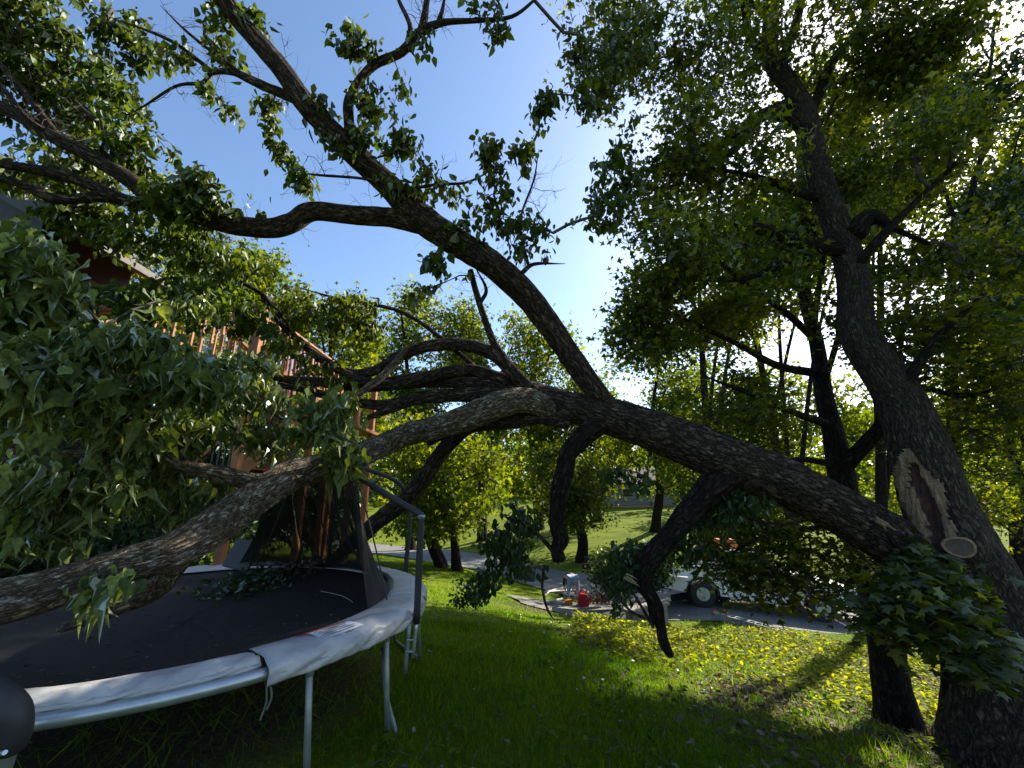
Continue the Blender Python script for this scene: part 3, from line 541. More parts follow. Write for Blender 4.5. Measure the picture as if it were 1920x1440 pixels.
# ------------------------------------------------------------------ brown house and deck at the left
M['siding'] = mat('siding', (.12,.098,.078), .75, var=.25, vscale=3, bump=.15, bscale=50); M['fascia'] = mat('fascia', (.03,.022,.017), .6, var=.3)
hx = -7.9; hy0 = 5.7; hz = G(np.array(-8.), np.array(7.)).item()
hs = thing('brown_house', (hx - 3, hy0 + 3, hz), 'brown sided house with a dark overhanging gable behind the leaves at the far left', 'house')
for i in range(26):                         # lapped boards on the wall that faces the lawn
    MB().box((hx - 3.0, hy0, hz + .1 + i * .2), (6.4, .03, .19), Matrix.Rotation(R(-5), 3, 'X')).make('siding_board', M['siding'], hs)
MB().box((hx - 3.0, hy0 + .85, hz + 3), (6.4, 1.6, 6.4)).make('wall', M['fascia'], hs)
for i in range(26):
    MB().box((hx + .23, hy0 + .85, hz + .1 + i * .2), (.03, 1.6, .19), Matrix.Rotation(R(5), 3, 'Y')).make('siding_board', M['siding'], hs)
e0 = at(150, 440, 6.2); rx = e0[0]; rz = e0[2]
for side in (0,):
    L = 6.5; sl_ = .55
    V = [(rx, hy0-.7, rz), (rx, hy0+2, rz), (rx-L, hy0+2, rz+L*sl_), (rx-L, hy0-.7, rz+L*sl_)]
    mb = MB(); mb.add([(a, b, c + .10) for a, b, c in V] + V, [(0,1,2,3),(7,6,5,4),(0,4,5,1),(1,5,6,2),(2,6,7,3),(3,7,4,0)]); mb.make('roof', M['shingle'], hs)
    MB().beam((rx + .02, hy0-.72, rz + .0), (rx-L, hy0-.72, rz+L*sl_), .04, .26).make('fascia_board', M['fascia'], hs)
    MB().beam((rx + .05, hy0-.75, rz - .02), (rx + .05, hy0+2, rz - .02), .12, .12).make('gutter', M['fascia'], hs)
MB().box((hx-3.0, hy0+.2, rz + .6), (6.4, .1, 2.2)).make('gable_panel', M['siding'], hs)

M['cedar'] = mat('cedar', (.36,.135,.04), .7, col2=(.19,.07,.022), vscale=5, bump=.2, bscale=60); M['iron'] = mat('black_metal', (.02,.02,.02), .4, metal=.5)
dA = at(165, 640, 7.2); zt = at(215, 576, 7.2)[2]; zf = zt - .98; ya = dA[1]; xa = dA[0] - 1.6; xb = at(462, 640, 6.9)[0]; yb = ya + 3.6
dk = thing('wooden_deck', (xb, ya, G(np.array(xb), np.array(ya)).item()), 'raised cedar deck with picket railing and stairs behind the fallen branches', 'deck')
gz = lambda x, y: G(np.array(x), np.array(y)).item()
for i in range(26): MB().box(((xa + xb) / 2, ya + .07 + i * .14, zf), (xb - xa, .135, .035)).make('deck_board', M['cedar'], dk)
MB().box(((xa + xb) / 2, ya - .03, zf - .14), (xb - xa + .08, .04, .24)).make('rim_joist', M['cedar'], dk)
MB().box((xb + .02, (ya + yb) / 2, zf - .14), (.04, yb - ya, .24)).make('rim_joist', M['cedar'], dk)
def rail(a, b, n, post=False):
    a, b = np.array(a), np.array(b)
    for hgt, ww, hh in ((.98, .14, .04), (.90, .04, .09), (.10, .04, .09)):
        MB().beam(a + [0, 0, hgt], b + [0, 0, hgt], ww, hh).make('rail', M['cedar'], dk)
    for i in range(n):
        p = a + (b - a) * (i + .5) / n; MB().box(p + [0, -.035, .48], (.038, .038, .86)).make('baluster', M['cedar'], dk)
rail((xa, ya, zf), (xb, ya, zf), 26); rail((xb, ya, zf), (xb, yb, zf), 26)
for (x, y) in ((xb, ya), (xa, ya), ((xa+xb)/2, ya), (xb, yb)):
    MB().box((x, y, (zf + 1.05 + gz(x, y)) / 2), (.12, .12, zf + 1.05 - gz(x, y))).make('post', M['cedar'], dk)
# stairs: from the deck corner down to a landing, then back down to the left
s0 = np.array([xb - .1, ya - .1, zf]); s1 = at(590, 800, 8.3); s2 = at(300, 1000, 7.5); s2[2] = gz(s2[0], s2[1]) + .1
for A_, B_, nst in ((s0, s1, 7), (s1, s2, 13)):
    dirh = unit((B_ - A_) * [1, 1, 0]); pr = np.array([-dirh[1], dirh[0], 0])
    for sgn in (0, .95):
        MB().beam(A_ + pr * sgn, B_ + pr * sgn, .045, .26).make('stringer', M['cedar'], dk)
        a = A_ + pr * sgn; b = B_ + pr * sgn
        MB().beam(a + [0, 0, .95], b + [0, 0, .95], .09, .045).make('rail', M['cedar'], dk)
        for i in range(nst * 2):
            p = a + (b - a) * (i + .5) / (nst * 2); MB().box(p + [0, 0, .5], (.03, .03, .88)).make('baluster', M['iron'] if A_ is s1 else M['cedar'], dk)
    for i in range(nst):
        p = A_ + (B_ - A_) * (i + .5) / nst + pr * .47
        MB().box(p + [0, 0, .1], (.28, .95, .035), Matrix.Rotation(math.atan2(dirh[1], dirh[0]), 3, 'Z')).make('tread', M['cedar'], dk)
MB().box(s1 + [.45, .4, -.03], (1.1, 1.3, .06)).make('landing', M['cedar'], dk)
for dx, dy in ((0, 0), (.9, 0), (0, .9), (.9, .9)):
    x, y = s1[0] + dx, s1[1] + dy - .15; MB().box((x, y, (s1[2] + .95 + gz(x, y)) / 2), (.11, .11, s1[2] + .95 - gz(x, y))).make('post', M['cedar'], dk)
obj_ = None

# ------------------------------------------------------------------ standing trees at the right
TB = at(1890, 1500, 3.45)
t1 = thing('split_maple', (TB[0], TB[1], gz(TB[0], TB[1])), 'large maple at the right with a fresh wound and round cut knot on its trunk', 'tree')
T1 = [(1915,1600,400,3.42),(1903,1500,330,3.45),(1892,1400,272,3.5),(1874,1250,218,3.6),(1843,1110,176,3.75),(1791,990,146,3.9),(1742,880,124,4.08),(1705,800,106,4.25),(1680,740,92,4.4),(1640,670,80,4.6),(1610,600,70,4.8),(1580,500,60,5.2),(1552,400,54,5.45),(1530,300,48,5.8),(1500,215,44,6.1),(1460,130,38,6.4),(1445,60,32,6.6),(1438,-60,26,6.9),(1430,-220,18,7.3)]
sk1 = [limb('trunk', T1, M['bark_big'], t1, n=104, sub=26, rough=.05, ridged=True)]
def br(pts, root, sk, m, **k): sk.append(limb('branch', pts, m, root, n=8, sub=5, rough=.08, **k))
for b in ([(1560,470,34,5.2),(1500,455,32,5.2),(1440,432,24,5.1),(1380,420,10,5.0)], [(1590,450,40,5.2),(1620,425,34,5.2),(1665,435,16,5.1),(1740,460,8,5.0)],
          [(1480,200,22,6.2),(1420,225,18,6.0),(1355,290,13,5.8),(1300,262,10,5.6),(1220,235,5,5.4)], [(1520,260,30,5.9),(1440,210,26,5.8),(1360,260,20,5.6),(1300,280,14,5.4),(1180,330,6,5.2)],
          [(1450,110,24,6.5),(1400,60,18,6.6),(1390,-40,14,6.8)], [(1500,240,20,6.1),(1560,120,16,6.3),(1620,20,12,6.6),(1660,-80,8,7)],
          [(1470,150,22,6.3),(1490,60,18,6.6),(1500,-60,14,7)], [(1580,510,24,5.1),(1700,400,14,4.9),(1800,300,8,4.8)], [(1545,380,22,5.5),(1420,330,12,5.2),(1250,300,6,5.0)],
          [(1690,740,30,4.3),(1760,640,18,4.2),(1840,560,10,4.1)], [(1440,20,18,6.7),(1300,-20,10,6.4),(1150,30,5,6.0)], [(1560,440,20,5.3),(1400,520,10,5.0),(1230,520,5,4.8)]):
    br(b, t1, sk1, M['bark_dark'])
# the wound: pale torn sapwood lips, dark reddish hollow, cut knot
M['torn'] = mat('torn_wood_plain', (.26,.19,.12), .8); M['torn'] = bark_mat('torn_wood', (.52,.38,.24), (.24,.16,.095), None, 90, 4, .5); M['hollow'] = mat('red_hollow', (.075,.028,.018), .9, col2=(.02,.012,.008), vscale=14, bump=1, bscale=25)
M['endgrain'] = mat('cut_wood', (.12,.085,.065), .9, var=.4, vscale=14, bump=.4)
def carve_wound(root):
    """sink the split into the trunk, swell the pruned knot, and hand the bare wood over to parts of its own"""
    o = [c for c in root.children if c.name.startswith('trunk')][0]; me = o.data; n = len(me.vertices); V = np.zeros(n * 3, np.float32); me.vertices.foreach_get('co', V); V = V.reshape(-1, 3).astype(float)
    bc = np.zeros(n * 3, np.float32); me.attributes['bark_co'].data.foreach_get('vector', bc); bc = bc.reshape(-1, 3)
    axis = sk1[0]; j = np.array([np.argmin(((axis - v) ** 2).sum(1)) for v in V]); out = unit(V - axis[j]); rel = V - CAM; dep = rel[:, 1] * CT + rel[:, 2] * ST
    px = 960 + rel[:, 0] / dep * FPX; py = 720 - (-rel[:, 1] * ST + rel[:, 2] * CT) / dep * FPX; front = (out * unit(CAM - V)).sum(1) > .05
    K_ = np.array([(838,1698,3),(862,1704,22),(900,1718,42),(950,1733,46),(1000,1748,41),(1050,1763,32),(1100,1777,22),(1150,1790,9),(1190,1798,3)], float)
    cx = np.interp(py, K_[:, 0], K_[:, 1]); hw = np.interp(py, K_[:, 0], K_[:, 2], 0.01, 0.01)
    q = np.stack([px * .035, py * .006, px * 0], 1); jag = noise(q, 3.1) * .10 + noise(q, 9.3, 2) * .07
    t = (px - cx) / hw; T_ = np.abs(t) + jag; inw = front & (T_ < 1) & (hw > 2)
    H = np.abs(t - .12) * 1.0 + jag * 1.4; hol = inw & (H < .42) & (py > 868) & (py < 1090)
    rim = front & (T_ >= 1) & (T_ < 1.35) & (hw > 2)
    dsp = np.zeros(n); dsp[rim] += .014; dsp[inw] -= .012 + .010 * (noise(q * [1, .15, 1], 16)[inw]); 
    dsp[hol] -= .075 * np.clip(1 - H[hol] / .42, 0, 1) ** .6 + .015
    kr = np.hypot((px - 1797) / 1.05, (py - 1020) / .95); kf = front & (kr < 60)
    dsp[kf] += .075 * np.clip((58 - kr[kf]) / 26, 0, 1) ** .8; 
    V += out * dsp[:, None]; me.vertices.foreach_set('co', V.astype(np.float32).ravel())
    F = [tuple(p.vertices) for p in me.polygons]; cls = np.where(hol, 2, np.where(inw, 1, 0)); fc = np.array([np.bincount(cls[list(f)], minlength=3).argmax() for f in F])
    for k, (nm, m) in enumerate((('trunk', M['bark_big']), ('torn_wood', M['torn']), ('hollow', M['hollow']))):
        fs = [F[i] for i in np.nonzero(fc == k)[0]]; us = sorted({i for f in fs for i in f}); mp = {u: i for i, u in enumerate(us)}
        m2 = mesh(nm, V[us], [tuple(mp[i] for i in f) for f in fs], m, True, bc[us])
        if k == 0: o.data = m2
        else: obj(nm, m2, root)
    i = np.argmin(np.where(front, np.hypot(px - 1797, py - 1020), 1e9)); return V[i], out[i]
kc, kn = carve_wound(t1); kn = unit(kn * .8 + unit(CAM - kc) * .6)
kc = kc + kn * .022; kx = unit(np.cross(kn, [0, 0, 1.])); kz = np.cross(kx, kn)
A = np.linspace(0, 2*np.pi, 41)[:-1]
V = [kc + (kx * math.cos(a) * rr_ + kz * math.sin(a) * rr_ * .80) * (1 + .04 * math.sin(3*a+1) + .015 * math.sin(11*a)) + kn * hh_ for rr_, hh_ in ((.112, -.04), (.106, .008), (.092, .010), (.086, -.006)) for a in A]
mb = MB(); mb.add(V, [(i*40+j, i*40+(j+1) % 40, (i+1)*40+(j+1) % 40, (i+1)*40+j) for i in range(3) for j in range(40)]); mb.make('knot_ring', M['torn'], t1, smooth=True)
V = [kc - kn * .012] + [kc - kn * (.004 + .006 * (k < 2)) + (kx * math.cos(a) * r_ + kz * math.sin(a) * r_ * .8) * (1 + .04 * math.sin(3*a+1)) for k, r_ in enumerate((.03, .06, .089)) for a in A]
mb = MB(); mb.add(V, [(0, i + 1, (i + 1) % 40 + 1) for i in range(40)] + [(1+k*40+i, 1+k*40+40+i, 1+k*40+40+(i+1) % 40, 1+k*40+(i+1) % 40) for k in range(2) for i in range(40)]); mb.make('cut_face', M['endgrain'], t1, smooth=True)
B1 = [(1140,600,60,80,5.4,.6,34),(1190,520,80,80,5.2,.6,44),(1230,640,80,60,5.4,.6,36),(1140,90,90,120,5.6,.9,80),(1270,90,110,120,5.9,1.0,110),(1420,100,120,120,6.5,1.2,120),(1580,110,120,120,6.2,1.2,120),(1730,110,100,110,5.4,1.1,100),(1860,90,100,120,5.0,1.0,90),
      (1230,300,110,110,5.3,.9,110),(1370,330,110,110,5.6,1.0,110),(1490,340,90,100,6.6,.8,90),(1650,280,110,110,6.0,1.0,110),(1800,300,80,90,4.9,.9,50),
      (1240,470,120,90,5.0,.8,90),(1390,510,100,90,5.6,.9,90),(1700,460,100,90,5.4,.9,90),(1820,500,90,70,4.6,.8,50),(1300,-80,300,100,6.5,1.2,160),(1650,-80,300,100,6.2,1.2,160)]
grow(t1, np.vstack(sk1), B1, (M['leaf_maple'], M['twig']), 'star', .090, 23, .5, .14, 21, twig_r=.0045, clump=.5, thr=-.02, trad=.03)

t2b = gp(1688, 1372, 2, 8)
t2 = thing('slim_maple', t2b, 'slim straight maple with a nearly black trunk between the bank and the big split maple', 'tree')
T2_ = [(1700,1410,128,4.35),(1691,1372,104,4.4),(1684,1335,84,4.42),(1672,1270,72,4.5),(1655,1180,66,4.62),(1632,1080,60,4.8),(1605,980,56,5.0),(1578,880,52,5.25),(1560,810,42,5.4),(1545,740,36,5.6),(1533,650,30,5.95),(1520,560,26,6.3),(1508,450,22,6.7),(1500,340,17,7.1),(1495,200,12,7.6)]
sk2 = [limb('trunk', T2_, M['bark_dark'], t2, n=24, sub=7, rough=.05, ridged=True)]
for b in ([(1585,870,40,5.2),(1620,835,34,5.0),(1655,790,30,4.9),(1700,710,22,4.8),(1760,640,14,4.7),(1850,590,7,4.6)], [(1535,700,20,5.8),(1460,690,14,5.6),(1380,640,10,5.4),(1290,600,8,5.2),(1200,560,5,5.0)],
          [(1560,800,18,5.4),(1480,775,12,5.2),(1400,740,10,5.0),(1310,700,6,4.9)], [(1530,640,16,6),(1430,560,12,5.8),(1360,500,8,5.6),(1300,440,4,5.5)],
          [(1595,960,16,5.0),(1530,990,12,4.9),(1430,1010,8,4.8),(1330,1060,5,4.7)], [(1570,870,14,5.2),(1490,860,10,5.0),(1420,880,6,4.9)],
          [(1540,740,14,5.6),(1570,640,12,5.6),(1590,560,8,5.8)], [(1600,960,16,5.0),(1680,1010,12,4.6),(1760,1080,9,4.2),(1840,1180,5,3.8)], [(1640,1100,10,4.7),(1590,1130,8,4.5),(1520,1120,5,4.3)],
          [(1700,720,12,4.7),(1820,740,9,4.5),(1930,700,6,4.3)], [(1530,620,14,6.1),(1545,500,12,6.3),(1520,420,8,6.6)]):
    br(b, t2, sk2, M['bark_dark'])
B2 = [(1260,620,120,75,5.2,.8,66),(1400,640,110,90,5.3,.9,110),(1480,760,100,70,5.2,.8,80),(1350,760,110,60,5.0,.7,55),(1620,600,90,80,5.0,.8,80),(1780,650,120,80,4.5,.8,120),(1880,760,90,100,4.2,.7,80),
      (1800,850,80,60,4.6,.6,35),(1520,860,80,50,5.1,.6,40),(1490,480,70,90,7.0,.7,60),(1440,1000,110,45,4.8,.6,75),(1560,1060,90,55,4.5,.5,66),(1420,930,60,40,4.9,.5,35),(1390,1085,90,34,4.7,.4,34),(1470,1100,100,40,4.6,.4,46),(1340,1050,60,30,4.9,.3,18)]
grow(t2, np.vstack(sk2), B2, (M['leaf_maple'], M['twig']), 'star', .086, 19, .5, .13, 22, twig_r=.004, clump=.45, thr=.0, flat=True, trad=.025)

# low maple spray in front of the two trunks (its own sapling growing beside them)
t3b = gp(1750, 1300, 2, 8)
t3 = thing('maple_sapling', t3b, 'low spray of large dark maple leaves hanging across both trunks at the right', 'sapling')
sk3 = [limb('branch', [(1700,1060,16,3.75),(1740,1130,11,3.5),(1790,1200,7,3.3),(1850,1250,4,3.15)], M['bark_dark'], t3, n=6),
       limb('branch', [(1700,1060,14,3.75),(1660,1110,9,3.7),(1620,1130,5,3.7)], M['bark_dark'], t3, n=6),
       limb('stem', [(1792,1440,18,3.76),(1783,1390,15,3.75),(1772,1330,13,3.72),(1760,1220,12,3.72),(1735,1130,12,3.72),(1700,1060,12,3.75),(1660,1000,10,3.8)], M['bark_dark'], t3, n=6)]
grow(t3, np.vstack(sk3), [(1720,1110,120,60,3.5,.25,70),(1790,1190,75,50,3.3,.2,50),(1650,1060,100,50,3.7,.25,55),(1845,1245,40,22,3.15,.1,14),(1640,1140,60,45,3.7,.15,26),(1700,1180,50,50,3.5,.15,18)],
     (M['leaf_maple'], M['twig']), 'maple', .10, 9, .5, .09, 23, nind=290, flat=True, clump=.4, thr=-.4)

# tall thin tree farther to the right
t4b = gp(1760, 1100, 6, 14)
t4b = at(1800, 1100, 8); t4b[2] = gz(t4b[0], t4b[1])
t4 = thing('slender_tree', t4b, 'slender tree with long ascending bare stems near the top right corner', 'tree')
sk4 = [limb('trunk', [(1812,1130,40,8),(1800,900,30,8),(1780,640,22,8.1),(1795,470,18,8.2),(1830,350,14,8.4),(1850,200,10,8.8),(1865,40,6,9.4)], M['bark_dark'], t4, n=10)]
for b in ([(1785,560,16,8.1),(1830,500,12,8.1),(1890,420,9,8.1),(1930,330,6,8.1)], [(1800,500,12,8.2),(1880,360,8,8.3),(1915,230,5,8.4)], [(1780,640,12,8),(1860,540,10,7.8),(1950,470,6,7.6)], [(1800,460,10,8.2),(1760,300,7,8.6),(1740,150,4,9)]):
    br(b, t4, sk4, M['bark_dark'])
grow(t4, np.vstack(sk4), [(1860,130,110,150,8.8,1.2,110),(1880,370,90,120,8.2,1.0,80),(1760,560,90,90,8,1,55),(1900,560,70,70,7.8,.8,45),(1720,220,60,110,8.6,1,40)], (M['leaf_dark'], M['twig']), 'star', .14, 14, .5, .16, 24, clump=.6, thr=0., trad=.03, twig_r=.005)

# ------------------------------------------------------------------ the fallen tree
fb = at(1800, 1120, 4.0)
ft = thing('fallen_tree', (fb[0], fb[1], gz(fb[0], fb[1])), 'huge broken tree leaning across the yard from the split maple onto the trampoline', 'fallen tree')
SK = []
def fl(name, pts, m='bark', n=14, sub=6, **k): P = limb(name, pts, M[m], ft, n=n, sub=sub, **k); SK.append(P); return P
fl('trunk', [(1850,1130,99.6,3.80),(1750,1068,93.0,3.98),(1650,1008,89.6,4.1),(1560,958,87.1,4.2),(1440,893,83.0,4.3),(1300,825,79.7,4.45),(1180,788,71.4,4.6),(1110,775,61.4,4.65),(1040,755,49.8,4.75),(960,728,39.8,4.9),(860,716,33.2,5.0),(760,708,28.2,5.1),(660,712,23.2,5.3),(560,712,16.6,5.5),(440,700,10.0,5.7)], n=72, sub=26, rough=.055, ridged=True)
fl('limb', [(1165,795,37.2,4.6),(1135,752,40.9,4.6),(1080,682,42.8,4.6),(1000,588,44.6,4.6),(930,522,48.4,4.5),(850,456,50.2,4.4),(795,408,52.1,4.3),(740,352,44.6,4.25),(690,308,42.8,4.2),(640,262,40.9,4.1),(580,195,37.2,4.0),(535,125,34.4,3.92),(500,80,32.6,3.9),(455,25,28.8,3.85),(420,-40,26.0,3.8),(370,-120,18.6,3.8)], n=48, sub=18, rough=.07, ridged=True)
fl('limb', [(800,418,44,4.3),(740,408,38,4.3),(670,402,36,4.3),(590,390,38,4.25),(545,412,38,4.2),(500,424,36,4.15),(430,422,34,4.1),(360,405,36,4.0),(290,388,36,3.95),(240,350,30,3.9),(180,305,26,3.9),(100,252,24,3.9),(40,215,22,3.9),(-60,170,18,3.9)], n=18, sub=7, ridged=True)
fl('limb', [(320,395,26,3.98),(230,378,22,3.9),(140,338,20,3.8),(60,318,18,3.7),(-40,300,14,3.6)]); fl('limb', [(290,395,22,3.98),(200,372,20,3.9),(110,375,18,3.8),(40,345,16,3.7),(-40,325,12,3.6)])
fl('branch', [(150,290,14,3.9),(110,255,12,3.9),(60,190,12,3.9),(0,120,10,3.9)], n=8); fl('branch', [(205,325,12,3.9),(190,290,16,3.9),(195,245,12,3.9),(150,200,9,4),(90,130,6,4)], n=8)
fl('branch', [(100,250,12,3.9),(50,220,10,3.8),(-20,130,8,3.8)], n=8)
fl('limb', [(660,275,26,4.1),(656,240,22,4.1),(652,190,21,4.1),(670,150,20,4.1),(700,118,22,4.1),(750,96,22,4.1),(785,62,20,4.1),(830,44,15,4.1),(890,40,12,4.1),(960,32,9,4.1),(1010,-5,6,4.1)], n=12)
fl('branch', [(790,60,18,4.1),(797,30,14,4.1),(806,-30,10,4.1)], n=8); fl('branch', [(765,72,12,4.1),(768,45,9,4.1),(748,0,7,4.1),(740,-30,5,4.1)], n=8); fl('branch', [(820,48,10,4.1),(830,20,8,4.1),(838,-30,6,4.1)], n=8)
fl('branch', [(555,180,22,4.0),(515,165,20,4.0),(470,148,16,4.0),(440,138,14,4.0),(400,142,12,4.0),(380,160,10,4.0),(330,165,7,4.0),(270,200,5,4.0),(240,215,3,4)], n=8)
fl('branch', [(405,142,9,4.0),(370,115,8,4.0),(330,85,7,4.0),(280,60,5,4.0),(200,30,4,4)], n=6)
fl('branch', [(450,135,7,4.0),(400,100,6,4.0),(350,60,5,4.0),(300,10,3,4)], n=6)
fl('branch', [(720,345,8,4.2),(680,335,6,4.1),(600,328,5,4.0),(555,322,3,4.0)], n=6); fl('branch', [(740,360,9,4.2),(820,345,6,4.2),(880,340,5,4.2),(950,300,3,4.2)], n=6)
fl('branch', [(930,515,12,4.5),(970,520,9,4.4),(1000,500,7,4.4),(1060,495,5,4.4)], n=6); fl('branch', [(990,505,6,4.4),(975,420,5,4.4),(1000,340,4,4.4),(1010,280,3,4.4)], n=6)
fl('limb', [(1050,765,33.6,4.72),(1000,735,28.8,4.72),(960,700,25.6,4.72),(920,668,24.0,4.75),(870,652,22.4,4.8),(800,650,21.6,4.9),(740,662,20.8,5.0),(700,684,19.2,5.05),(650,690,16.0,5.1),(600,668,14.4,5.2),(560,640,12.8,5.2),(520,600,9.6,5.2),(480,540,6.4,5.2)], n=14)
fl('branch', [(960,695,15,4.72),(925,650,14,4.7),(905,600,12,4.7),(890,550,12,4.65),(882,510,10,4.6)], n=8); fl('branch', [(900,570,8,4.65),(910,545,7,4.6),(890,500,6,4.55)], n=6)
fl('limb', [(1000,748,30.2,4.8),(940,742,26.9,4.8),(860,745,26.9,4.85),(780,742,25.2,4.9),(720,748,21.8,5.0),(660,745,18.5,5.0),(600,735,15.1,5.1),(520,720,10.1,5.1)], n=12); fl('limb', [(960,722,25.2,4.85),(880,698,21.8,4.9),(800,705,21.8,4.9),(720,712,20.2,5.0),(640,690,15.1,5.0),(580,660,10.1,5.0)], n=12)
fl('limb', [(760,650,14,4.95),(720,690,16,4.7),(680,725,15,4.5),(640,760,12,4.4)], 'bark_lichen', n=10); fl('branch', [(770,745,20,4.9),(720,765,16,4.7),(690,780,10,4.7)], n=8)
EL = fl('limb', [(1040,770,41.9,4.7),(990,752,43.7,4.6),(935,758,45.5,4.5),(880,782,42.8,4.4),(820,802,41.9,4.3),(760,812,41.9,4.2),(700,835,43.7,4.05),(640,862,45.5,3.8),(560,885,51.0,3.5),(500,918,60.1,3.2),(440,958,65.5,3.0),(390,990,67.3,2.8),(335,1018,65.5,2.62),(250,1042,61.9,2.48),(150,1082,65.5,2.34),(60,1118,71.0,2.22),(-30,1150,76.4,2.12),(-140,1195,80.1,2.05)], 'bark_lichen', n=64, sub=24, rough=.085, ridged=True)
fl('limb', [(520,905,44,3.25),(470,898,34,3.2),(410,880,30,3.1),(350,868,28,3.05),(300,838,26,3.0),(262,830,22,2.95),(200,842,18,2.9),(100,850,15,2.85),(0,830,12,2.8)], 'bark_lichen', n=14, rough=.10)
fl('limb', [(390,1000,46,2.85),(345,1045,40,2.85),(300,1100,44,2.88),(255,1130,40,2.88),(200,1160,28,2.95),(120,1185,16,2.95)], 'bark_lichen', n=14, rough=.12)
fl('limb', [(1075,790,37.8,4.65),(1010,782,29.2,4.7),(950,795,26.7,4.8),(880,808,26.7,4.95),(835,840,27.5,5.1),(800,880,29.2,5.2),(760,925,31.0,5.35),(715,965,31.0,5.5),(670,1010,29.2,5.6),(620,1050,22.4,5.8)], n=16, rough=.10)
fl('branch', [(800,830,14,5),(850,815,10,4.9),(810,860,8,4.9)], n=6)
fl('broken_limb', [(1125,800,36,4.5),(1098,822,32,4.45),(1070,850,30,4.4),(1056,890,28,4.4),(1045,930,27,4.4),(1038,975,26,4.4),(1046,1010,29,4.4),(1040,1030,24,4.4),(1045,1052,22,4.4)], 'bark_dark', n=30, sub=14, rough=.22, ridged=True)
fl('branch', [(1036,1035,10,4.4),(1015,1010,9,4.4),(985,985,6,4.4),(950,965,4,4.4)], n=6, ); fl('branch', [(1020,1060,6,4.4),(1016,1100,5,4.35),(1025,1140,5,4.3),(1040,1165,3,4.3)], n=6)
fl('broken_limb', [(1390,880,46,4.3),(1345,905,52,4.25),(1300,955,48,4.25),(1258,1005,44,4.25),(1225,1045,42,4.25),(1213,1085,30,4.25),(1230,1125,24,4.25),(1233,1150,25,4.25),(1238,1172,19,4.25),(1240,1198,17,4.25),(1254,1226,11,4.25)], 'bark_dark', n=30, sub=12, rough=.22, ridged=True)
fl('branch', [(1228,1160,8,4.25),(1190,1150,6,4.2),(1150,1110,4,4.2),(1120,1070,2,4.2)], n=6); fl('branch', [(1225,1175,6,4.25),(1200,1130,5,4.2),(1175,1090,3,4.2)], n=6)
fl('branch', [(1390,960,12,4.3),(1450,985,9,4.2),(1520,975,6,4.2)], n=6)
fl('branch', [(900,700,10,4.9),(760,590,8,5.2),(640,560,6,5.4),(560,540,4,5.5)], n=6); fl('branch', [(560,640,12,5.2),(500,560,9,5),(440,520,7,4.8),(400,440,5,4.6)], n=6)
fl('branch', [(600,735,14,5.1),(500,760,10,4.6),(380,770,8,4.0),(250,740,6,3.5),(100,720,4,3.2)], n=6); fl('branch', [(300,838,12,3.0),(240,780,9,2.7),(150,720,7,2.4),(60,640,5,2.2)], n=6)
fl('branch', [(200,842,9,2.9),(120,900,7,2.6),(20,960,5,2.4)], n=6); fl('branch', [(350,868,10,3.05),(300,800,8,2.9),(260,700,6,2.8),(240,600,4,2.7)], n=6)
fl('branch', [(270,830,9,2.95),(180,600,8,2.7),(120,500,6,2.5),(40,470,4,2.4)], n=6)
fl('branch', [(640,850,14,3.7),(620,800,9,3.4),(600,760,7,3.2)], n=6)
def bare_twigs(root, skels, n, seed, lo=.15, hi=.55, rr=.0035):
    g = np.random.default_rng(seed); Vs = []; Fs = []; base = 0
    def one(p, d, L, r, lev):
        nonlocal base
        k = 7; P = [p]; dd = d
        for i in range(k - 1): dd = unit(dd + g.normal(size=3) * .28 + np.array([0, 0, .03])); P.append(P[-1] + dd * L / (k - 1))
        P = np.array(P); V, F, _ = tube_arrays(P, np.linspace(r, r * .3, k), 4, False); Vs.append(V); Fs.append(np.array(F) + base); base += len(V)
        if lev:
            for q in range(g.integers(1, 4)):
                i = g.integers(1, k - 1); one(P[i], unit(P[i+1] - P[i] + g.normal(size=3) * .6), L * g.uniform(.35, .7), r * .6, lev - 1)
    for _ in range(n):
        sk = skels[g.integers(len(skels))]; i = g.integers(1, len(sk) - 1); t = unit(sk[i+1 if i+1 < len(sk) else i] - sk[i-1])
        d = g.normal(size=3); d = unit(d - t * (d @ t) * .6); one(sk[i], d, g.uniform(lo, hi), rr * g.uniform(.6, 1.3), 2)
    obj('bare_twigs', mesh('bare_twigs', np.vstack(Vs), np.vstack(Fs), M['twig']), root, kind='stuff')
bare_twigs(ft, [SK[i] for i in (1,1,2,3,6,7,9,12,13,14,15,16,17,18,19,20)], 170, 61); bare_twigs(ft, SK, 150, 62, .12, .4, .003)
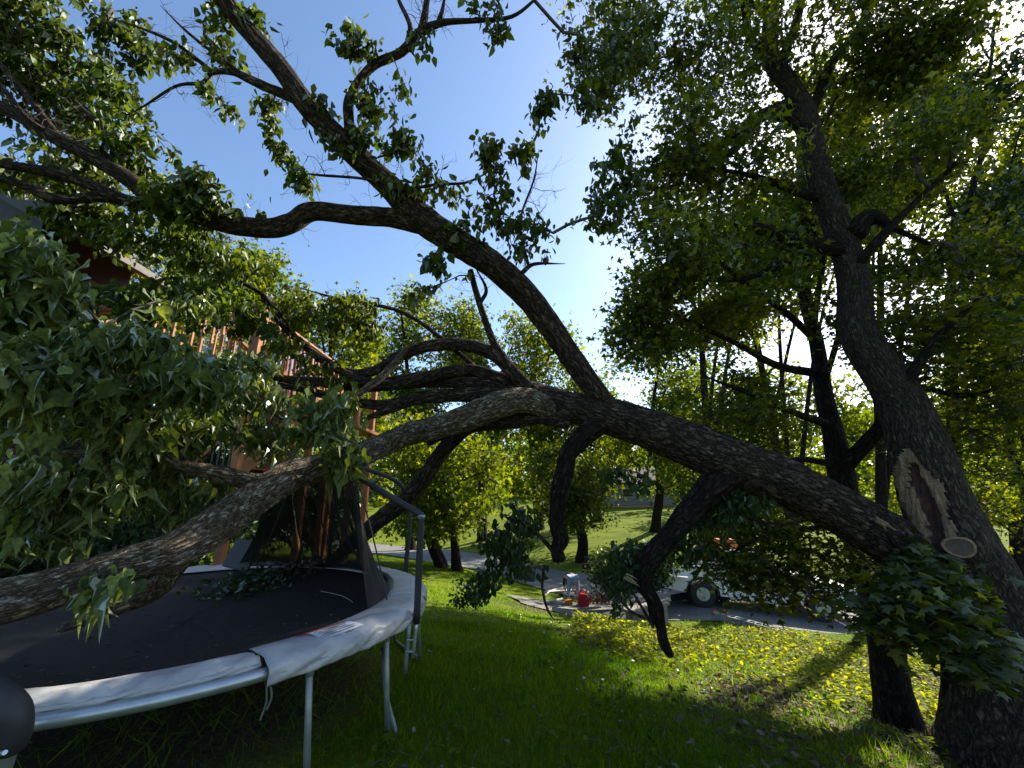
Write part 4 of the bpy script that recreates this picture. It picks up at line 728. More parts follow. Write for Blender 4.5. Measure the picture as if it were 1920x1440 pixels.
FB = [ # sprays against the sky and over the deck: x, y, rx, ry, distance, depth radius, twigs
 (60,60,120,90,4.6,.8,190),(190,60,80,70,4.5,.7,80),(60,200,90,80,4.5,.7,120),(170,170,70,60,4.3,.5,55),(60,300,100,60,4.6,.6,60),(90,400,100,45,4.1,.4,46),(200,430,70,40,4.2,.4,30),(240,250,50,50,4.0,.4,24),(90,330,110,60,4.2,.6,60),(250,310,40,35,4.1,.3,16),
 (410,25,28,35,3.9,.2,10),(420,100,30,30,4,.2,8),(600,60,50,40,4.1,.3,18),(660,85,50,30,4.1,.3,16),(480,30,25,30,3.9,.2,7),(310,100,40,30,4,.2,8),(390,180,14,18,4,.1,3),(430,205,14,18,4,.1,3),
 (500,215,26,36,4.0,.2,11),(510,285,28,36,4.0,.2,13),(545,335,36,22,4.0,.2,11),(600,200,22,20,4,.2,5),(700,200,34,36,4.1,.25,14),(765,255,36,42,4.1,.25,17),(700,260,34,30,4.1,.2,10),(790,310,26,34,4.1,.2,8),(640,262,36,20,4.0,.2,8),
 (745,150,14,26,4.1,.1,4),(790,85,20,20,4.1,.15,4),(925,55,26,26,4.1,.15,7),(905,10,30,14,4.1,.15,5),(730,350,34,20,4.1,.2,7),(820,360,50,24,4.2,.25,9),(920,300,40,30,4.3,.25,12),(910,270,22,18,4.3,.15,5),(930,380,50,50,4.3,.3,22),
 (1160,60,90,90,4.9,.4,40),(1120,170,50,60,4.8,.3,20),(1150,300,70,80,4.8,.4,34),(1110,400,60,60,4.7,.35,24),(1030,225,30,42,4.4,.25,14),(1000,300,40,26,4.4,.25,10),(880,440,36,36,4.3,.25,9),(990,440,50,50,4.4,.3,22),(820,495,50,24,4.2,.2,10),(820,560,55,40,4.4,.25,16),(1085,200,26,60,4.6,.25,12),(1090,60,30,60,4.6,.3,16),
 (340,380,70,50,3.9,.4,42),(420,360,60,40,4.0,.3,30),(480,390,30,26,4.1,.2,9),(300,450,100,60,4.3,.6,60),(430,480,100,40,4.5,.6,50),(540,500,60,24,4.7,.3,14),
 (570,580,100,50,5.1,.6,50),(680,600,70,50,5.2,.5,34),(480,640,80,40,4.8,.5,30),(760,620,40,40,5.1,.3,12),(370,570,100,50,4.5,.5,66),(250,575,80,45,4.0,.4,46),(600,690,60,30,5,.4,18)]
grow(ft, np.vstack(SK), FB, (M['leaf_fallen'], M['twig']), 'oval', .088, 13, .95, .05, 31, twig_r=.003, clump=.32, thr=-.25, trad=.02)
# hanging leaves of the broken limbs lower down
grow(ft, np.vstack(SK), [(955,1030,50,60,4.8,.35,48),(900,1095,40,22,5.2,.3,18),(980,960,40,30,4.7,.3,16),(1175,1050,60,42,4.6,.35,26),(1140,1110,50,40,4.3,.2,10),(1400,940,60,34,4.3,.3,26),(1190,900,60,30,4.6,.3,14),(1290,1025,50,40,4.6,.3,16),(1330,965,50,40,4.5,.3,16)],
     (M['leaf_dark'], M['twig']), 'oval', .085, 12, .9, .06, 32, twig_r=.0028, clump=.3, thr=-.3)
# near, large leaves at the left
LBL = [(110,500,80,60,2.5,.3,30),(175,465,50,45,2.7,.25,18),(40,580,70,60,2.4,.3,26),(130,590,80,50,2.7,.3,24),(240,640,80,40,2.6,.25,28),(60,680,80,50,2.3,.3,26),(150,720,110,50,2.5,.35,40),(340,705,110,50,2.7,.3,42),(60,790,100,60,2.5,.35,40),(210,790,110,50,2.8,.35,40),
       (400,790,90,50,3.2,.35,36),(600,770,65,55,3.2,.2,34),(640,850,40,40,3.5,.15,14),(120,900,140,60,2.8,.4,50),(300,930,110,50,3.4,.4,34),(60,1000,110,50,2.7,.3,34),(200,1085,32,34,2.25,.08,11),(470,750,70,40,3.6,.3,22),(320,570,80,45,3.2,.4,26),(20,460,50,40,2.8,.3,10),
       (30,870,60,60,2.4,.2,18),(230,880,90,50,3.2,.3,24),(430,690,80,40,3.5,.3,26),(510,820,50,36,3.7,.3,16)]
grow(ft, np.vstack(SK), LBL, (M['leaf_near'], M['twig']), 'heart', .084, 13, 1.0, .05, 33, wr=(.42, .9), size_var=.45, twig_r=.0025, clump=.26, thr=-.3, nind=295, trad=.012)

def splinters(px, py, d, ux, uy, n, L, rad, seed):
    g = np.random.default_rng(seed); a = at(px, py, d); b = at(px + ux * 20, py + uy * 20, d); t = unit(b - a); mb = MB()
    for _ in range(n):
        o = g.normal(size=3) * rad * .5; o -= t * (o @ t); e = a + o * 1.5 + t * L * g.uniform(.4, 1.2) + g.normal(size=3) * L * .15
        mb.tube([a + o - t * L * .5, a + o * 1.2 + t * L * .1, e], [rad * .35, rad * .28, .002], 5)
    mb.make('splinter', M['torn'], ft)
splinters(1043, 1045, 4.4, 0, 1, 9, .09, .05, 1); splinters(1252, 1222, 4.25, .5, 1, 6, .05, .02, 2); splinters(1178, 1088, 4.0, 1, .6, 4, .1, .03, 3)
splinters(250, 1128, 2.9, -1, .4, 7, .06, .05, 4); splinters(1655, 980, 3.85, .8, .5, 6, .12, .03, 5)
# ------------------------------------------------------------------ trampoline
TC = np.array([-3.05, 4.25]); TR = 2.16; TZ = .74
tr = thing('trampoline', (TC[0], TC[1], 0), 'large round trampoline with a black mat, silver edge pads and a crushed safety net', 'trampoline')
M['mat_black'] = mat('mat_weave', (.010,.0085,.0085), .75, var=.3, vscale=3, bump=.2, bscale=300); M['pad'] = mat('silver_vinyl', (.47,.465,.455), .34, col2=(.33,.33,.33), vscale=4, bump=.6, bscale=9, detail=6)
M['galv'] = mat('galvanised_steel', (.52,.55,.56), .38, metal=.75, var=.25, vscale=9); M['foam'] = mat('black_foam', (.028,.026,.028), .6, bump=.1, bscale=60)
M['legs'] = mat('grey_steel', (.30,.33,.31), .5, metal=.5, var=.3, vscale=9)
def tp(r, a, z): return np.array([TC[0] + r * math.cos(a), TC[1] + r * math.sin(a), z])
V = []; nr, na = 34, 120
lx = EL[-160:]                   # the limb that lies over the mat presses it down
for i in range(nr + 1):
    for j in range(na):
        r = 1.86 * i / nr; a = j / na * 2 * math.pi; p = tp(r, a, TZ); w_ = 1 - (r / 1.86) ** 2
        q = np.array([p[0] + 2.7, p[1] - 3.6]); fold = math.exp(-((p[1] - 3.15 - .22 * (p[0] + 3)) / .16) ** 2)
        p[2] += -.10 * w_ - .16 * math.exp(-(q @ q) / .5) * w_ ** .5 - .05 * fold * w_ ** .5 * (p[0] < -1.9) + .006 * math.sin(7 * a + 5 * r) * w_; V.append(p)
F = np.array([(i*na+j, i*na+(j+1) % na, (i+1)*na+(j+1) % na, (i+1)*na+j) for i in range(nr) for j in range(na)])
obj('jumping_mat', mesh('jumping_mat', V, F, M['mat_black'], True), tr)
mat_pts = np.array(V)
MB().tube([tp(TR - .035, a, TZ - .045) for a in np.linspace(0, 2*np.pi, 97)[:-1]] + [tp(TR - .035, 0, TZ - .045)], .036, 16, False).make('frame_ring', M['galv'], tr, smooth=True)
# springs between mat and frame, hidden but for the gap near the left pole
mb = MB()
for k in range(88): a = k / 88 * 2 * math.pi; mb.tube([tp(1.84, a, TZ - .01), tp(TR - .07, a, TZ - .02)], .010, 5)
mb.make('springs', M['galv'], tr, kind='stuff')
def pad(a0, a1, w_out, skirt, lift=0., seed=0, rin=1.80):
    n = max(8, int((a1 - a0) / R(1.1))); prof_n = 16; V = []
    g = np.random.default_rng(seed)
    for i in range(n + 1):
        t = i / n; a = a0 + (a1 - a0) * t; e = min(t, 1 - t) * (a1 - a0) * TR; pinch = 1 - .6 * math.exp(-(e / .035) ** 2)
        ri = rin + .008 * math.sin(a * 9 + seed); ro = TR + w_out; sk_ = skirt * (1 - lift * math.sin(min(1, t * 1.6) * math.pi)) * (.9 + .12 * math.sin(a * 5 + seed))
        prof = []
        for k in range(9):
            s = k / 8; dome = .034 * math.sin(math.pi * min(1, s * 1.02)) ** .6 * pinch; prof.append((ri + (ro - ri) * s, TZ + .012 + dome))
        for k in range(1, 8):
            s = k / 7; prof.append((ro + .012 * math.sin(s * 3.1) + .004 * math.sin(a * 60 + k), TZ + .012 - sk_ * s))
        for k, (r, z) in enumerate(prof):
            wr = .008 * math.sin(a * 75 + k * 1.3 + 2 * math.sin(a * 13)) * (k > 5) + .006 * math.sin(a * 31 + k * .9 + seed) * (k > 2) + .004 * math.sin(a * 140 + k * 2) * (6 < k < 12)
            V.append(tp(r + wr * (k > 8), a, z + wr * (k <= 9)))
    m = 16; F = np.array([(i*m+k, (i+1)*m+k, (i+1)*m+k+1, i*m+k+1) for i in range(n) for k in range(m - 1)])
    o = obj('safety_pad', mesh('safety_pad', V, F, M['pad'], True), tr); md = o.modifiers.new('thickness', 'SOLIDIFY'); md.thickness = .006; return o
seams = [R(v) for v in (-108, -43, 5, 52, 100, 146, 200, 226)]
for i in range(len(seams)):
    a0 = seams[i]; a1 = seams[(i + 1) % len(seams)] + (2 * math.pi if i == len(seams) - 1 else 0)
    pad(a0 + .004, a1 - .004, .02 if i else -.07, .125 if i else .03, .6 if i == 0 else 0, seed=i, rin=1.80 if i else 1.90)
# stitched seam line on the near pads
for a0, a1 in ((R(-42), R(4)),):
    MB().tube([tp(TR + .034, a, TZ - .035 + .004 * math.sin(a * 20)) for a in np.linspace(a0, a1, 50)], .003, 5).make('stitching', M['legs'], tr)
# warning label
al = np.linspace(R(-37.5), R(-27), 9); M['label'] = mat('label_white', (.62,.64,.68), .5); M['red'] = mat('label_red', (.45,.04,.04), .5); M['ink'] = mat('ink', (.08,.08,.10), .6)
def lab(name, a0, a1, r0, r1, z, m, parent=None):
    A_ = np.linspace(a0, a1, 8); V = []; 
    for a in A_:
        for r in np.linspace(r0, r1, 5):
            s = (r - 1.80) / (TR + .02 - 1.80); V.append(tp(r, a, TZ + .012 + .034 * math.sin(math.pi * min(1, s * 1.02)) ** .6 + z))
    F = np.array([(i*5+k, (i+1)*5+k, (i+1)*5+k+1, i*5+k+1) for i in range(7) for k in range(4)]); return obj(name, mesh(name, V, F, m), parent or tr)
l0 = lab('warning_label', R(-33), R(-23), 1.92, 2.10, .010, M['label']); l1 = lab('label_stripe', R(-35), R(-22.5), 1.885, 1.918, .010, M['red'])
for q in range(5): lab('text_line', R(-32 + (q % 2) * .4), R(-24 - (q % 3) * .7), 1.94 + q * .031, 1.948 + q * .031, .013, M['ink'])
# legs
def legs(a, da=.16, splay=.05):
    pts = []
    for s in (-1, 1):
        t_ = tp(TR - .03, a + s * da, TZ - .04); b_ = tp(TR + splay, a + s * da * .95, 0); b_[2] = gz(b_[0], b_[1]) + .03
        MB().tube([t_, t_ + (b_ - t_) * .5, b_], .021, 12).make('leg', M['legs'], tr, smooth=True); pts.append(b_)
        MB().tube([t_ + (b_ - t_) * .0, t_ + (b_ - t_) * .14], .026, 12).make('leg_socket', M['galv'], tr, smooth=True)
    if a != R(-26): MB().tube([pts[0], (pts[0] + pts[1]) / 2 - [0, 0, .0], pts[1]], .021, 10).make('foot_rail', M['legs'], tr, smooth=True)
for a in (R(-26), R(-84), R(34), R(90), R(150), R(210)): legs(a, R(9.5) if a == R(-26) else .2)
MB().tube(catmull(np.array([at(718,1215,3.7), at(724,1300,3.3), at(737,1355,3.1), at(746,1384,3.02)]), 4), .018, 10).make('brace', M['legs'], tr, smooth=True)
# enclosure poles
def pole(pts, r, m=M['foam'], n=16, name='foam_pole'): return MB().tube(catmull(np.array(pts), 4), r, n).make(name, m, tr, smooth=True)
pb = at(781, 1168, 3.55); pt = at(790, 968, 3.62)
pole([pb, (pb + pt) / 2, pt - [0, 0, .03], pt], .030)
tipp = at(664, 888, 3.9); pole([pt, pt * .96 + tipp * .04 + [0, 0, .01], (pt + tipp) / 2, tipp], .029)
MB().tube([pt - [0, 0, .02], pt + [0, 0, .012]], .034, 16).make('pole_joint', M['galv'], tr, smooth=True)
pole([pb + [0, 0, .02], at(773, 1234, 3.5)], .019, M['galv'], name='pole_tube'); pole([at(767, 1170, 3.45), at(759, 1262, 3.4)], .019, M['legs'], name='pole_tube')
for qx, qy in ((768, 1222), (770, 1200)): MB().tube([at(qx - 7, qy, 3.38), at(qx + 7, qy, 3.38)], .006, 6).make('bolt', M['galv'], tr)
pole([at(-60, 1288, 1.80), at(-5, 1306, 1.76), at(24, 1335, 1.74), at(26, 1375, 1.74), at(16, 1398, 1.74)], .058, n=20)
pole([at(14, 1392, 1.74), at(0, 1440, 1.73), at(-30, 1530, 1.7)], .040, M['galv'], name='pole_tube')
MB().tube([at(3, 1412, 1.68), at(9, 1411, 1.66)], .009, 8).make('bolt', M['galv'], tr)
pole([tp(TR, R(80), TZ), tp(TR, R(80), TZ + 1.1)], .028); pole([tp(TR, R(38), TZ - .1), tp(TR - .05, R(38), TZ + 1.0), tp(TR - .6, R(48), TZ + 1.35)], .028)
# the net hangs in folds from the limb and bent pole to the mat edge
def net_mat():
    m = bpy.data.materials.new('net'); m.use_nodes = True; t = m.node_tree; b = t.nodes['Principled BSDF']; b.inputs['Base Color'].default_value = (.006,.006,.007,1); b.inputs['Roughness'].default_value = .8
    tc = t.nodes.new('ShaderNodeTexCoord'); mp = t.nodes.new('ShaderNodeTexNoise'); mp.inputs['Scale'].default_value = 2.5; t.links.new(tc.outputs['Object'], mp.inputs['Vector'])
    mr = t.nodes.new('ShaderNodeMapRange'); mr.inputs[3].default_value = .84; mr.inputs[4].default_value = .97; t.links.new(mp.outputs[0], mr.inputs[0]); t.links.new(mr.outputs[0], b.inputs['Alpha']); return m
M['net'] = net_mat()
def net(top, bot, nu=40, nv=22, seed=0, amp=.05, name='safety_net'):
    T_ = catmull(np.array(top), 12); B_ = catmull(np.array(bot), 12)
    def rs(C, n): L = np.concatenate([[0], np.cumsum(np.linalg.norm(np.diff(C, axis=0), axis=1))]); t = np.linspace(0, L[-1], n); return np.stack([np.interp(t, L, C[:, k]) for k in range(3)], 1)
    T_ = rs(T_, nu); B_ = rs(B_, nu); V = []
    for v in range(nv):
        t = v / (nv - 1)
        for u in range(nu):
            p = T_[u] * (1 - t) + B_[u] * t; f = math.sin(u * .9 + seed + t * 2) * amp * math.sin(math.pi * min(1, t + .1)); V.append(p + np.array([f, f * .7, -.12 * math.sin(math.pi * t)]))
    F = np.array([(v*nu+u, v*nu+u+1, (v+1)*nu+u+1, (v+1)*nu+u) for v in range(nv-1) for u in range(nu-1)])
    return obj(name, mesh(name, V, F, M['net'], True), tr)
net([at(668,890,3.9), at(655,893,3.92), at(635,897,3.95)], [tp(1.82, R(-10), TZ+.02), tp(1.82, R(10), TZ+.02), tp(1.84, R(34), TZ+.02)], seed=1, amp=.02)
net([at(635,897,3.95), at(590,902,4.05), at(548,908,4.1)], [tp(1.84, R(34), TZ+.02), tp(1.84, R(60), TZ+.02), tp(1.8, R(84), TZ+.02)], seed=3, amp=.03)
net([at(548,908,4.1), at(520,930,4.2), at(495,955,4.3)], [tp(1.8, R(84), TZ+.02), tp(1.8, R(98), TZ+.03), tp(1.8, R(112), TZ+.05)], seed=5, amp=.02)
for pts in ([at(668,890,3.88), at(700,1010,3.8), at(726,1125,3.7)], [at(545,905,4.05), at(510,1000,4.4), at(480,1060,5)], [at(560,900,4.0), at(590,990,4.6), at(600,1062,5.4)]):
    MB().tube(catmull(np.array(pts), 6), .007, 6).make('net_cord', M['foam'], tr)
obj('net_bundle', (lambda t: mesh('net_bundle', t[0], t[1], M['foam'], True))(tube_arrays(catmull(np.array([tp(1.85, R(80), TZ+.03), tp(1.88, R(62), TZ+.06), tp(1.86, R(45), TZ+.05), tp(1.84, R(28), TZ+.04), tp(1.8, R(12), TZ+.02)]), 8), np.array([.02]+[.045]*31+[.01]), 10, True, .35)), tr)
M['pad_grey'] = mat('grey_pad', (.035,.04,.043), .6, var=.2)
c = tp(1.9, R(112), TZ); MB().box(at(455, 1040, 5.3), (.34, .05, .36), Matrix.Rotation(R(12), 3, 'Y') @ Matrix.Rotation(R(-20), 3, 'X')).make('pad_flap', M['pad_grey'], tr, bevel=.015)
# straps hanging under the near edge
for (x0, y0, x1, y1) in ((500,1285,488,1350),(508,1288,500,1330)):
    MB().tube(catmull(np.array([at(x0,y0,2.45), at((x0+x1)/2+5,(y0+y1)/2,2.45), at(x1,y1,2.45)]), 5), .006, 5).make('strap', M['legs'], tr)
g = np.random.default_rng(90); mb = MB()
for _ in range(900):
    r_ = g.uniform(2.2, 11); az = R(g.uniform(-22, 60)); x, y = r_ * math.sin(az), r_ * math.cos(az)
    if np.hypot(x + 3.05, y - 4.25) < 2.3: continue
    if len(mb.f) > 4200: break
    d_ = unit(np.array([g.normal(), g.normal(), 0])); L_ = g.uniform(.06, .28); a = np.array([x, y, gz(x, y) + g.uniform(.01, .05)]); q = a + d_ * L_ * .5 + [0, 0, .02]; e = a + d_ * L_ + g.normal(size=3) * .02
    mb.tube([a, q, e], [.004, .003, .0015], 3, False)
mb.make('fallen_twigs', M['twig'], None, kind='stuff')
n = 600; x, y = polar(n, 2.2, 11, -25, 55, p=1.2); P = np.stack([x, y, G(x, y) + rng.uniform(.02, .06, n)], 1); k = np.hypot(x + 3.05, y - 4.25) > 2.3; P = P[k]
D = rng.normal(size=P.shape); D[:, 2] *= .3; Nn = rng.normal(size=P.shape) * .5; Nn[:, 2] = 1
obj('torn_leaves', leaves_mesh('torn_leaves', P, D, Nn, rng.uniform(.03, .07, len(P)), 'oval', M['leaf_dark']), kind='stuff')
g = np.random.default_rng(91); nc = 150; r_ = 2.2 * (11 / 2.2) ** g.random(nc); az = np.radians(g.uniform(-20, 50, nc)); wx, wy = r_ * np.sin(az), r_ * np.cos(az); k = np.hypot(wx + 3.05, wy - 4.25) > 2.2; wx, wy = wx[k], wy[k]
cx = np.repeat(wx, 11) + g.normal(size=11 * len(wx)) * .035; cy = np.repeat(wy, 11) + g.normal(size=11 * len(wx)) * .035; P = np.stack([cx, cy, G(cx, cy) + g.uniform(.015, .09, len(cx))], 1)
D = g.normal(size=P.shape); D[:, 2] = np.abs(D[:, 2]) * .5; Nn = g.normal(size=P.shape) * .4; Nn[:, 2] = 1
obj('lawn_weeds', leaves_mesh('lawn_weeds', P, D, Nn, g.uniform(.03, .075, len(P)), 'oval', M['grass']), kind='stuff')
# twigs and bits dropped on the mat
def matz(x, y): return mat_pts[np.argmin((mat_pts[:, 0]-x)**2 + (mat_pts[:, 1]-y)**2), 2]
n = 520; a = rng.uniform(0, 6.28, n); r = 1.8 * rng.random(n) ** .5; x = TC[0] + r * np.cos(a); y = TC[1] + r * np.sin(a); P = np.stack([x, y, [matz(q, s) + .006 for q, s in zip(x, y)]], 1)
D = rng.normal(size=P.shape) * [1, 1, .05]; obj('fallen_bits', leaves_mesh('fallen_bits', P, D, np.tile([0, 0, 1.], (n, 1)) + rng.normal(size=P.shape) * .15, rng.uniform(.010, .045, n), 'rhomb', M['litter']), kind='stuff')
tws = thing('dropped_branch', at(520, 1100, 3.6), 'small leafy branch lying on the black trampoline mat', 'branch')
def on_mat(px, py, dz=.02):
    d = (TZ - .1 - CAM[2]) / (at(px, py, 1.)[2] - CAM[2]); p = at(px, py, d); p[2] = matz(p[0], p[1]) + dz; return p
q = [on_mat(420,1120), on_mat(470,1105,.05), on_mat(540,1088,.06), on_mat(600,1070,.04)]; V, F, uv = tube_arrays(catmull(np.array(q), 5), np.linspace(.012, .004, 16), 6); obj('stem', mesh('stem', V, F, M['twig'], True), tws)
SKm = catmull(np.array(q), 8)
nb = 620; i = rng.integers(0, len(SKm), nb); P = SKm[i] + rng.normal(size=(nb, 3)) * [.2, .2, .03]; P[:, 2] = [matz(a, b) + .02 + abs(rng.normal()) * .05 for a, b in P[:, :2]]
obj('foliage', leaves_mesh('foliage', P, rng.normal(size=P.shape) * [1, 1, .4], rng.normal(size=P.shape) + [0, 0, .8], rng.uniform(.05, .09, nb), 'oval', M['leaf_dark']), tws, kind='stuff')
for q in ([(600,1118),(640,1132),(660,1148)],):
    o = MB().tube(catmull(np.array([on_mat(a, b) for a, b in q]), 5), .004, 5).make('dead_twig', mat('pale_twig', (.3,.25,.2), .8), None, label='short pale bare twig on the black mat near the printed pad label', category='twig')

# ------------------------------------------------------------------ pickup truck
M['white'] = mat('white_paint', (.72,.72,.70), .3, var=.08, vscale=2); M['tyre'] = mat('tyre', (.02,.02,.02), .85, bump=.3); M['cream'] = mat('cream_panel', (.62,.56,.38), .4)
M['orange'] = mat('orange_plastic', (.6,.16,.03), .5, var=.3, vscale=12); M['redp'] = mat('red_plastic', (.45,.015,.02), .4, var=.15, vscale=20); M['bluegrey'] = mat('bluegrey_cloth', (.045,.05,.07), .8, var=.4)
A0 = gp(1318, 1136, 8, 20); A0 = at(1318, 1136, 13.0); A1 = at(1515, 1172, 12.3)
A0[2] = gz(A0[0], A0[1]); A1[2] = gz(A1[0], A1[1])
dv = unit(A1 - A0); pos = A0.copy()
Xa = Vector(dv); Za = Vector((0, 0, 1)); Ya = Za.cross(Xa).normalized(); Za = Xa.cross(Ya)
TM = Matrix(((Xa[0], Ya[0], Za[0], pos[0]), (Xa[1], Ya[1], Za[1], pos[1]), (Xa[2], Ya[2], Za[2], pos[2] + .02), (0, 0, 0, 1)))
tk = thing('pickup_truck', pos, 'white pickup truck half hidden by low branches on the driveway', 'pickup truck')
# truck space: x forward from rear axle, y left (away), near side is y = -.95 .. body centre y=0 shifted
TM = TM @ Matrix.Translation((0, .85, 0)); WB = 3.35
def tprism(out, y0, y1, name, m, bevel=.02): return MB().prism(out, y0, y1).make(name, m, tk, bevel=bevel, M=TM)
def arch(cx, r, z0=.42, n=9): return [(cx + r * math.cos(t), .38 + r * math.sin(t)) for t in np.linspace(math.pi * 1.0, 0, n)]
lower = [(-1.25,.45)] + arch(0, .47) + arch(WB, .47) + [(WB+.95,.45),(WB+.98,.8),(WB+.92,1.03),(WB+.2,1.12),(2.35,1.14),(2.3,1.14),(.75,1.14),(.72,1.14),(-1.27,1.14),(-1.3,.7)]
tprism(lower, -.95, -.90, 'body_side', M['white'], .01); tprism(lower, .90, .95, 'body_side', M['white'], .01)
tprism([(2.35,.55),(WB+.93,.55),(WB+.96,.8),(WB+.9,1.04),(WB+.2,1.13),(2.35,1.15)], -.9, .9, 'hood', M['white'], .03)
tprism([(.75,.5),(2.4,.5),(2.4,1.14),(.75,1.14)], -.9, .9, 'cab_floor', M['white'])
tprism([(-1.25,.62),(.72,.62),(.72,.70),(-1.25,.70)], -.9, .9, 'bed_floor', M['legs']); tprism([(-1.27,.66),(-1.22,.66),(-1.22,1.12),(-1.27,1.12)], -.9, .9, 'tailgate', M['white'], .008)
tprism([(.70,.66),(.76,.66),(.76,1.14),(.70,1.14)], -.9, .9, 'bed_front', M['white'], .008)
tprism([(.85,1.70),(1.0,1.78),(1.85,1.78),(2.0,1.72),(1.95,1.69),(.9,1.67)], -.74, .74, 'cab_roof', M['white'], .02)
gl = tprism([(.80,1.13),(2.52,1.13),(1.95,1.70),(.92,1.68)], -.80, .80, 'window_glass', M['glass'], .01)
for y in (-.815, .815):
    for a, b in (((.80,1.13),(.92,1.7)), ((1.62,1.13),(1.60,1.7)), ((2.54,1.13),(1.97,1.72))):
        MB().beam((a[0], y, a[1]), (b[0], y, b[1]), .05, .07).make('pillar', M['white'], tk, M=TM)
MB().box((1.95, -.96, .82), (.95, .012, .5)).make('door_panel', M['cream'], tk, M=TM, label='cream coloured door panel')
MB().box((1.7, -.965, .98), (.16, .02, .03)).make('door_handle', M['iron'], tk, M=TM); MB().box((2.35, -1.08, 1.18), (.08, .2, .16)).make('wing_mirror', M['white'], tk, M=TM, bevel=.02)
MB().box((WB+1.02, 0, .48), (.14, 1.9, .2)).make('bumper', M['galv'], tk, M=TM, bevel=.02); MB().box((-1.37, 0, .52), (.14, 1.85, .18)).make('bumper', M['galv'], tk, M=TM, bevel=.02)
MB().box((1.7, -.98, .36), (1.5, .16, .05)).make('running_board', M['galv'], tk, M=TM)
for xx in (1.42, 2.46, .74): MB().box((xx, -.958, .86), (.014, .01, .56)).make('panel_gap', M['iron'], tk, M=TM)
for cx in (0, WB): MB().tube([(cx + .49 * math.cos(t), -.965, .38 + .49 * math.sin(t)) for t in np.linspace(0, math.pi, 12)], .028, 6).make('wheel_arch', M['iron'], tk, M=TM)
MB().box((1.6, -.835, 1.40), (.05, .03, .5)).make('window_post', M['white'], tk, M=TM)
for y in (-.8, .8):
    MB().box((WB+.98, y, .85), (.05, .28, .18)).make('headlight', M['glass'], tk, M=TM); MB().box((-1.3, y, .9), (.04, .14, .3)).make('tail_light', M['redp'], tk, M=TM)
    for cx in (0, WB):
        yy = y * 1.06; MB().tube([(cx, yy-.12, .38), (cx, yy-.10, .38), (cx, yy+.10, .38), (cx, yy+.12, .38)], [.34, .385, .385, .34], 28).make('wheel', M['tyre'], tk, M=TM)
        s = -1 if y < 0 else 1; rim = MB().tube([(cx, yy+s*.10, .38), (cx, yy+s*.13, .38)], [.22, .20], 20)
        for k in range(6): t_ = k / 6 * 6.283; rim.beam((cx, yy+s*.137, .38), (cx + .19*math.cos(t_), yy+s*.137, .38 + .19*math.sin(t_)), .05, .03)
        rim.make('rim', M['galv'], tk, M=TM)
def W(x, y, z): return np.array(TM @ Vector((x, y, z)))
# things carried in the truck bed
o = MB().box(W(-.1, -.4, .92), (.32, .32, .44)).make('storage_bin', M['bluegrey'], None, bevel=.03, label='dark blue grey bin standing in the open truck bed', category='bin')
o = MB().tube([W(-.25, -.3, .7), W(-.3, -.25, 1.75)], .022, 8).make('rake_handle', mat('yellow_wood', (.5,.33,.10), .6), None, label='upright yellow wooden tool handle in the truck bed', category='tool handle')
mw = thing('mower', W(.25, -.1, .72), 'small orange and white yard machine lying in the truck bed', 'machine')
MB().box(W(.25, -.1, .92), (.55, .4, .22)).make('housing', M['orange'], mw, bevel=.06); MB().box(W(.0, -.15, .86), (.35, .3, .18)).make('engine_cover', M['white'], mw, bevel=.05)
MB().tube([W(.3, 0, .95), W(.55, .1, 1.25), W(.7, .3, 1.3)], .018, 8).make('handle', M['iron'], mw)
oc = MB().box(W(.98, 0, 1.92), (.62, .5, .26)).make('orange_case', M['orange'], None, bevel=.04, label='orange box resting on the white cab roof of the truck', category='box')

# brush trailer behind the truck
tl = thing('trailer', W(-2.85, 0, 0), 'black utility trailer behind the truck heaped with cut leafy branches', 'trailer')
MB().box((-2.85, 0, .62), (2.0, 1.5, .08)).make('bed', M['iron'], tl, M=TM)
for y in (-.75, .75): MB().box((-2.85, y, .78), (2.0, .04, .20)).make('side_rail', M['iron'], tl, M=TM)
MB().beam((-1.9, 0, .5), (-1.4, 0, .5), .08, .08).make('tongue', M['iron'], tl, M=TM)
for y in (-.86, .86):
    MB().tube([(-2.85, y-.09, .32), (-2.85, y-.07, .32), (-2.85, y+.07, .32), (-2.85, y+.09, .32)], [.29, .32, .32, .29], 24).make('wheel', M['tyre'], tl, M=TM); MB().tube([(-2.85, y*1.11, .32), (-2.85, y*1.125, .32)], .15, 14).make('rim', M['galv'], tl, M=TM)
bp_ = thing('brush_load', W(-2.85, 0, .7), 'dark heap of cut leafy branches piled on the black trailer', 'brush pile')
SKb = [limb('branch', [(1130+20*k, 1100-3*k, 5, 13.6), (1150+22*k, 1060, 4, 13.5), (1160+24*k, 1030-6*k, 2, 13.4)], M['bark_dark'], bp_, n=6) for k in range(5)]
grow(bp_, np.vstack(SKb), [(1190,1062,85,36,13.6,.9,190),(1235,1050,60,42,13.4,.7,90),(1170,1090,60,22,13.2,.5,50)], (M['leaf_dark'], M['twig']), 'star', .15, 14, .7, .16, 41, twig_r=.006, thr=-.6)
for j, (a, b) in enumerate((((1258,1078),(1290,1082)),)):
    MB().beam(at(a[0], a[1], 13.3), at(b[0], b[1], 13.1), .5, .06).make('plank', M['white'], None, label='pale board sticking out between trailer and truck', category='board')

